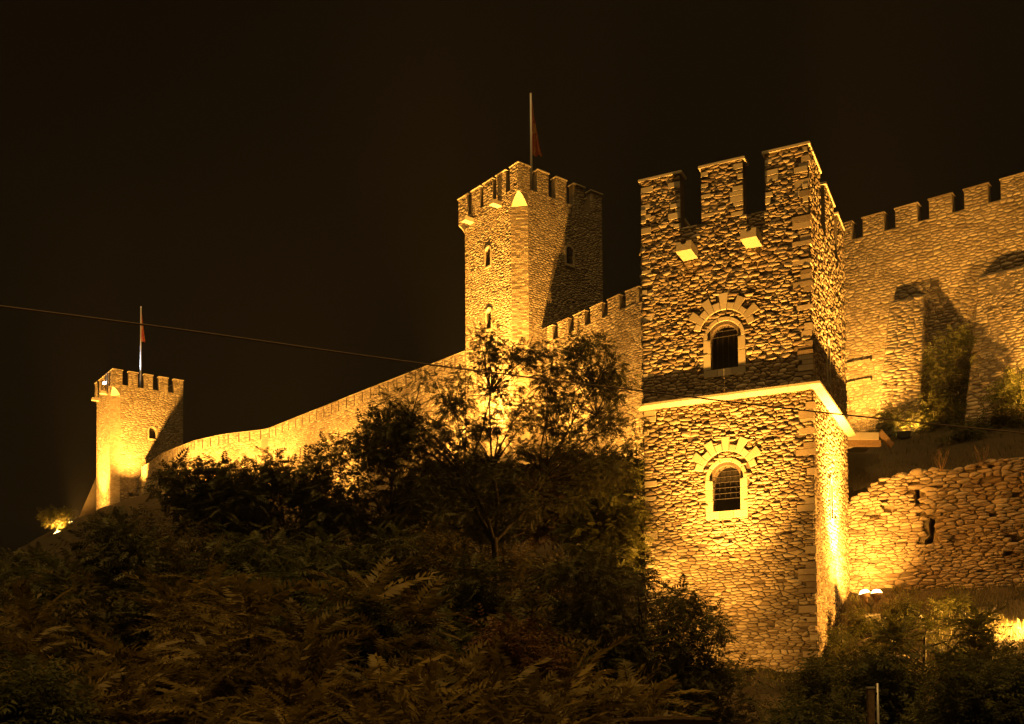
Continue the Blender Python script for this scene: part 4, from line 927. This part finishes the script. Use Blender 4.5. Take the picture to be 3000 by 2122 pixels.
# right side: slope shrubs and the terrace above
ailanthus('dark spreading shrub with long leaflets right of the twin uplight', 2075, 1375, 35, 301, 1.9, 9, 1.0, 'shrubs on the right slope', 'leafS', 'slope_shrub', 'shrub')
ailanthus('fern-leaved shrub at the right edge below the lit grass', 2190, 1440, 33, 302, 1.7, 8, .9, 'shrubs on the right slope', 'leafS', 'slope_shrub', 'shrub')
for i, (lb, poly, Y, n, rad, per, fs) in enumerate([
    ('low shrub at the foot of the nearest tower, beside its right corner', [(1800, 1500), (1870, 1495), (1930, 1540), (1920, 1590), (1780, 1600)], 29, 30, .34, 28, .34),
    ('leafy shrub behind the rusty post', [(1900, 1480), (2010, 1470), (2060, 1540), (2040, 1610), (1910, 1620)], 25, 50, .32, 28, .31),
    ('broad dark shrub in the bottom right corner', [(2080, 1500), (2200, 1490), (2320, 1500), (2340, 1640), (2060, 1650)], 22, 80, .32, 28, .30),
    ('low shrub along the bottom edge, left of the rusty post', [(1740, 1590), (1850, 1570), (1930, 1600), (1930, 1650), (1730, 1660)], 21, 40, .26, 28, .24)]):
    cx = sum(q[0] for q in poly) / len(poly); clump_tree('slope_shrub', lb, 'shrub', at_ground(cx, 1600, Y), D(cx, max(q[1] for q in poly), Y), poly, Y, 1.2, n, rad, per, 'shrub', fs, M['leafS'], 310 + i, .05, 'shrubs on the right slope', mind=.25)
for i, (lb, poly, Y, n, rad, per, fs, tb) in enumerate([
    ('tall bush climbing the wall between the two buttresses', [(2095, 760), (2130, 735), (2170, 760), (2175, 860), (2160, 975), (2085, 985), (2075, 880)], 52.5, 46, .5, 34, .34, 0),
    ('dark bush at the right edge before the second buttress', [(2200, 900), (2260, 850), (2330, 860), (2340, 1010), (2180, 1010)], 49.5, 46, .5, 36, .34, -.1),
    ('low lit shrub around the black floodlight', [(1950, 930), (2000, 905), (2075, 920), (2090, 985), (2040, 990), (1965, 985)], 53.2, 34, .36, 32, .27, .2),
    ('low dark shrub on the terrace edge', [(2120, 965), (2190, 950), (2230, 985), (2215, 1015), (2125, 1010)], 49, 26, .34, 34, .25, -.1)]):
    cx = sum(q[0] for q in poly) / len(poly); yb = max(q[1] for q in poly); bp = D(cx, yb + 12, Y)
    clump_tree('terrace_bush', lb, 'bush', bp, D(cx, yb - 10, Y), poly, Y, .9, n, rad, per, 'shrub', fs, M['leafS'], 330 + i, .06, 'bushes on the terrace', tb, .3)
for i, (lb, x, y, Y) in enumerate([('low weed between the nearest tower corner and the twin uplight', 1875, 1430, 38.6), ('leafy weed at the foot of the twin uplight stand', 1925, 1385, 40.6), ('weed patch below the ruined wall, right of the twin uplight', 2020, 1365, 41.2), ('tall weed at the right corner base of the nearest tower', 1850, 1490, 36.5),
                                 ('weed among the loose stones under the twin uplight', 1950, 1460, 37), ('weed patch at the foot of the ruined wall toward the right edge', 2130, 1352, 40.6)]):
    b = at_ground(x, y, Y); q = [(x - 26, y - 16), (x + 26, y - 16), (x + 34, y + 14), (x - 34, y + 14)]
    rg = random.Random(i + 900); px = D(x, y, Y); poly = q
    root = clump_tree('slope_weed', lb, 'plant', b, b + Vector((0, 0, .1)), poly, Y, .5, 9, .26, 26, 'shrub', .24, M['leafS'], 350 + i, .02, 'weeds on the right slope', mind=.16, toneb=.1, extra=[b + Vector((rg.uniform(-.5, .5), rg.uniform(-.3, .3), rg.uniform(.15, .5))) for _ in range(7)])
# dry twigs on the ruined wall
for i, (lb, x, y, Y, h) in enumerate([('bare dry twigs sprouting from the ruined wall top', 2112, 1052, 43.6, .85), ('taller bare dry weed on the ruined wall top', 2200, 1040, 43, .9)]):
    p = D(x, y, Y); rg = random.Random(i); m = MB()
    for k in range(9):
        a = rg.uniform(0, 6.28); q = p + Vector((.35 * math.cos(a), .3 * math.sin(a), h * rg.uniform(.5, 1))); pts = limb(m, p - Vector((0, 0, .1)), q, .012, .004, rg, -.1, 5, .3)
        for s_ in (3, 4): limb(m, pts[s_], pts[s_] + Vector((rg.uniform(-.15, .15), rg.uniform(-.1, .1), rg.uniform(.08, .2))), .006, .003, rg, 0, 2)
    tag(m.build('dry_twigs', M['wood'], None, origin=p), lb, 'plant', 'dry plants on the ruined wall')
# grass
def grass(name, label, n, xr, yr, zf, h, seed, keep=None):
    rn = np.random.RandomState(seed); x = rn.uniform(*xr, n); y = rn.uniform(*yr, n); cl = np.sin(x * 3.1 + np.sin(y * 2)) * np.sin(y * 2.7 + 1) + rn.uniform(-.6, .6, n)
    k = cl > -.35
    if keep is not None: k &= keep(x, y)
    x, y = x[k], y[k]; n = len(x); z = zf(x, y) + EYE - .02; L = h * rn.uniform(.4, 1.3, n); a = rn.uniform(0, 6.283, n); b = a + rn.uniform(-.6, .6, n) + 1.57; le = rn.uniform(.1, .7, n) * L
    p = np.stack([x, y, z], 1); d = np.stack([np.cos(a), np.sin(a), 0 * a], 1); s = np.stack([np.cos(b), np.sin(b), 0 * b], 1) * .009
    up = np.array([0, 0, 1.0])
    V = np.stack([p - s, p + s, p + d * (le * .4)[:, None] + up * (L * .6)[:, None] + s * .8, p + d * le[:, None] + up * L[:, None]], 1).reshape(-1, 3)
    F = np.arange(4 * n).reshape(n, 4)
    m = bpy.data.meshes.new(name); m.vertices.add(4 * n); m.vertices.foreach_set('co', V.astype(np.float32).ravel()); m.loops.add(4 * n); m.loops.foreach_set('vertex_index', F.astype(np.int32).ravel())
    m.polygons.add(n); m.polygons.foreach_set('loop_start', np.arange(0, 4 * n, 4, dtype=np.int32)); m.polygons.foreach_set('loop_total', np.full(n, 4, np.int32)); m.update()
    at = m.attributes.new('tone', 'FLOAT', 'FACE'); at.data.foreach_set('value', rn.uniform(0, 1, n).astype(np.float32)); m.materials.append(M['grass'])
    o = bpy.data.objects.new(name, m); COL.objects.link(o); return tag(o, label, 'grass', kind='stuff')
def outside_tower(x, y):
    dx, dy = x - cT.x, y - cT.y; s = dx * uL.x + dy * uL.y; b = dx * uB.x + dy * uB.y
    inr = (s > -.15) & (s < WF + .15) & (b > -.15) & (b < WR + .15)
    beh = ((x - rA.x) * -rN.x + (y - rA.y) * -rN.y) > -.15
    return ~inr & ~beh
grass('grass', 'grass and weeds covering the right slope below the walls', 42000, (9, 27), (22, 45), ground_np, .26, 5, outside_tower)
grass('grass', 'dry grass along the dark terrace above the ruined wall', 8000, (14.5, 28), (40, 54), tz, .22, 6, lambda x, y: ((x - rA.x) * -rN.x + (y - rA.y) * -rN.y) > .4)

# ---------------------------------------------------------------- night haze around the floodlit walls
m = MB(); m.box(Vector((-140, -30, -8)), Vector((260, 0, 0)), Vector((0, 250, 0)), Vector((0, 0, 70)))
hm = bpy.data.materials.new('haze'); hm.use_nodes = True; nt = hm.node_tree; nt.nodes.clear()
pv = nt.nodes.new('ShaderNodeVolumePrincipled'); pv.inputs['Color'].default_value = (.9, .9, .9, 1); pv.inputs['Density'].default_value = .00028; pv.inputs['Anisotropy'].default_value = .3
nt.links.new(pv.outputs[0], nt.nodes.new('ShaderNodeOutputMaterial').inputs['Volume'])
tag(m.build('haze', hm, None), kind='stuff', label='thin night haze round the floodlit walls')
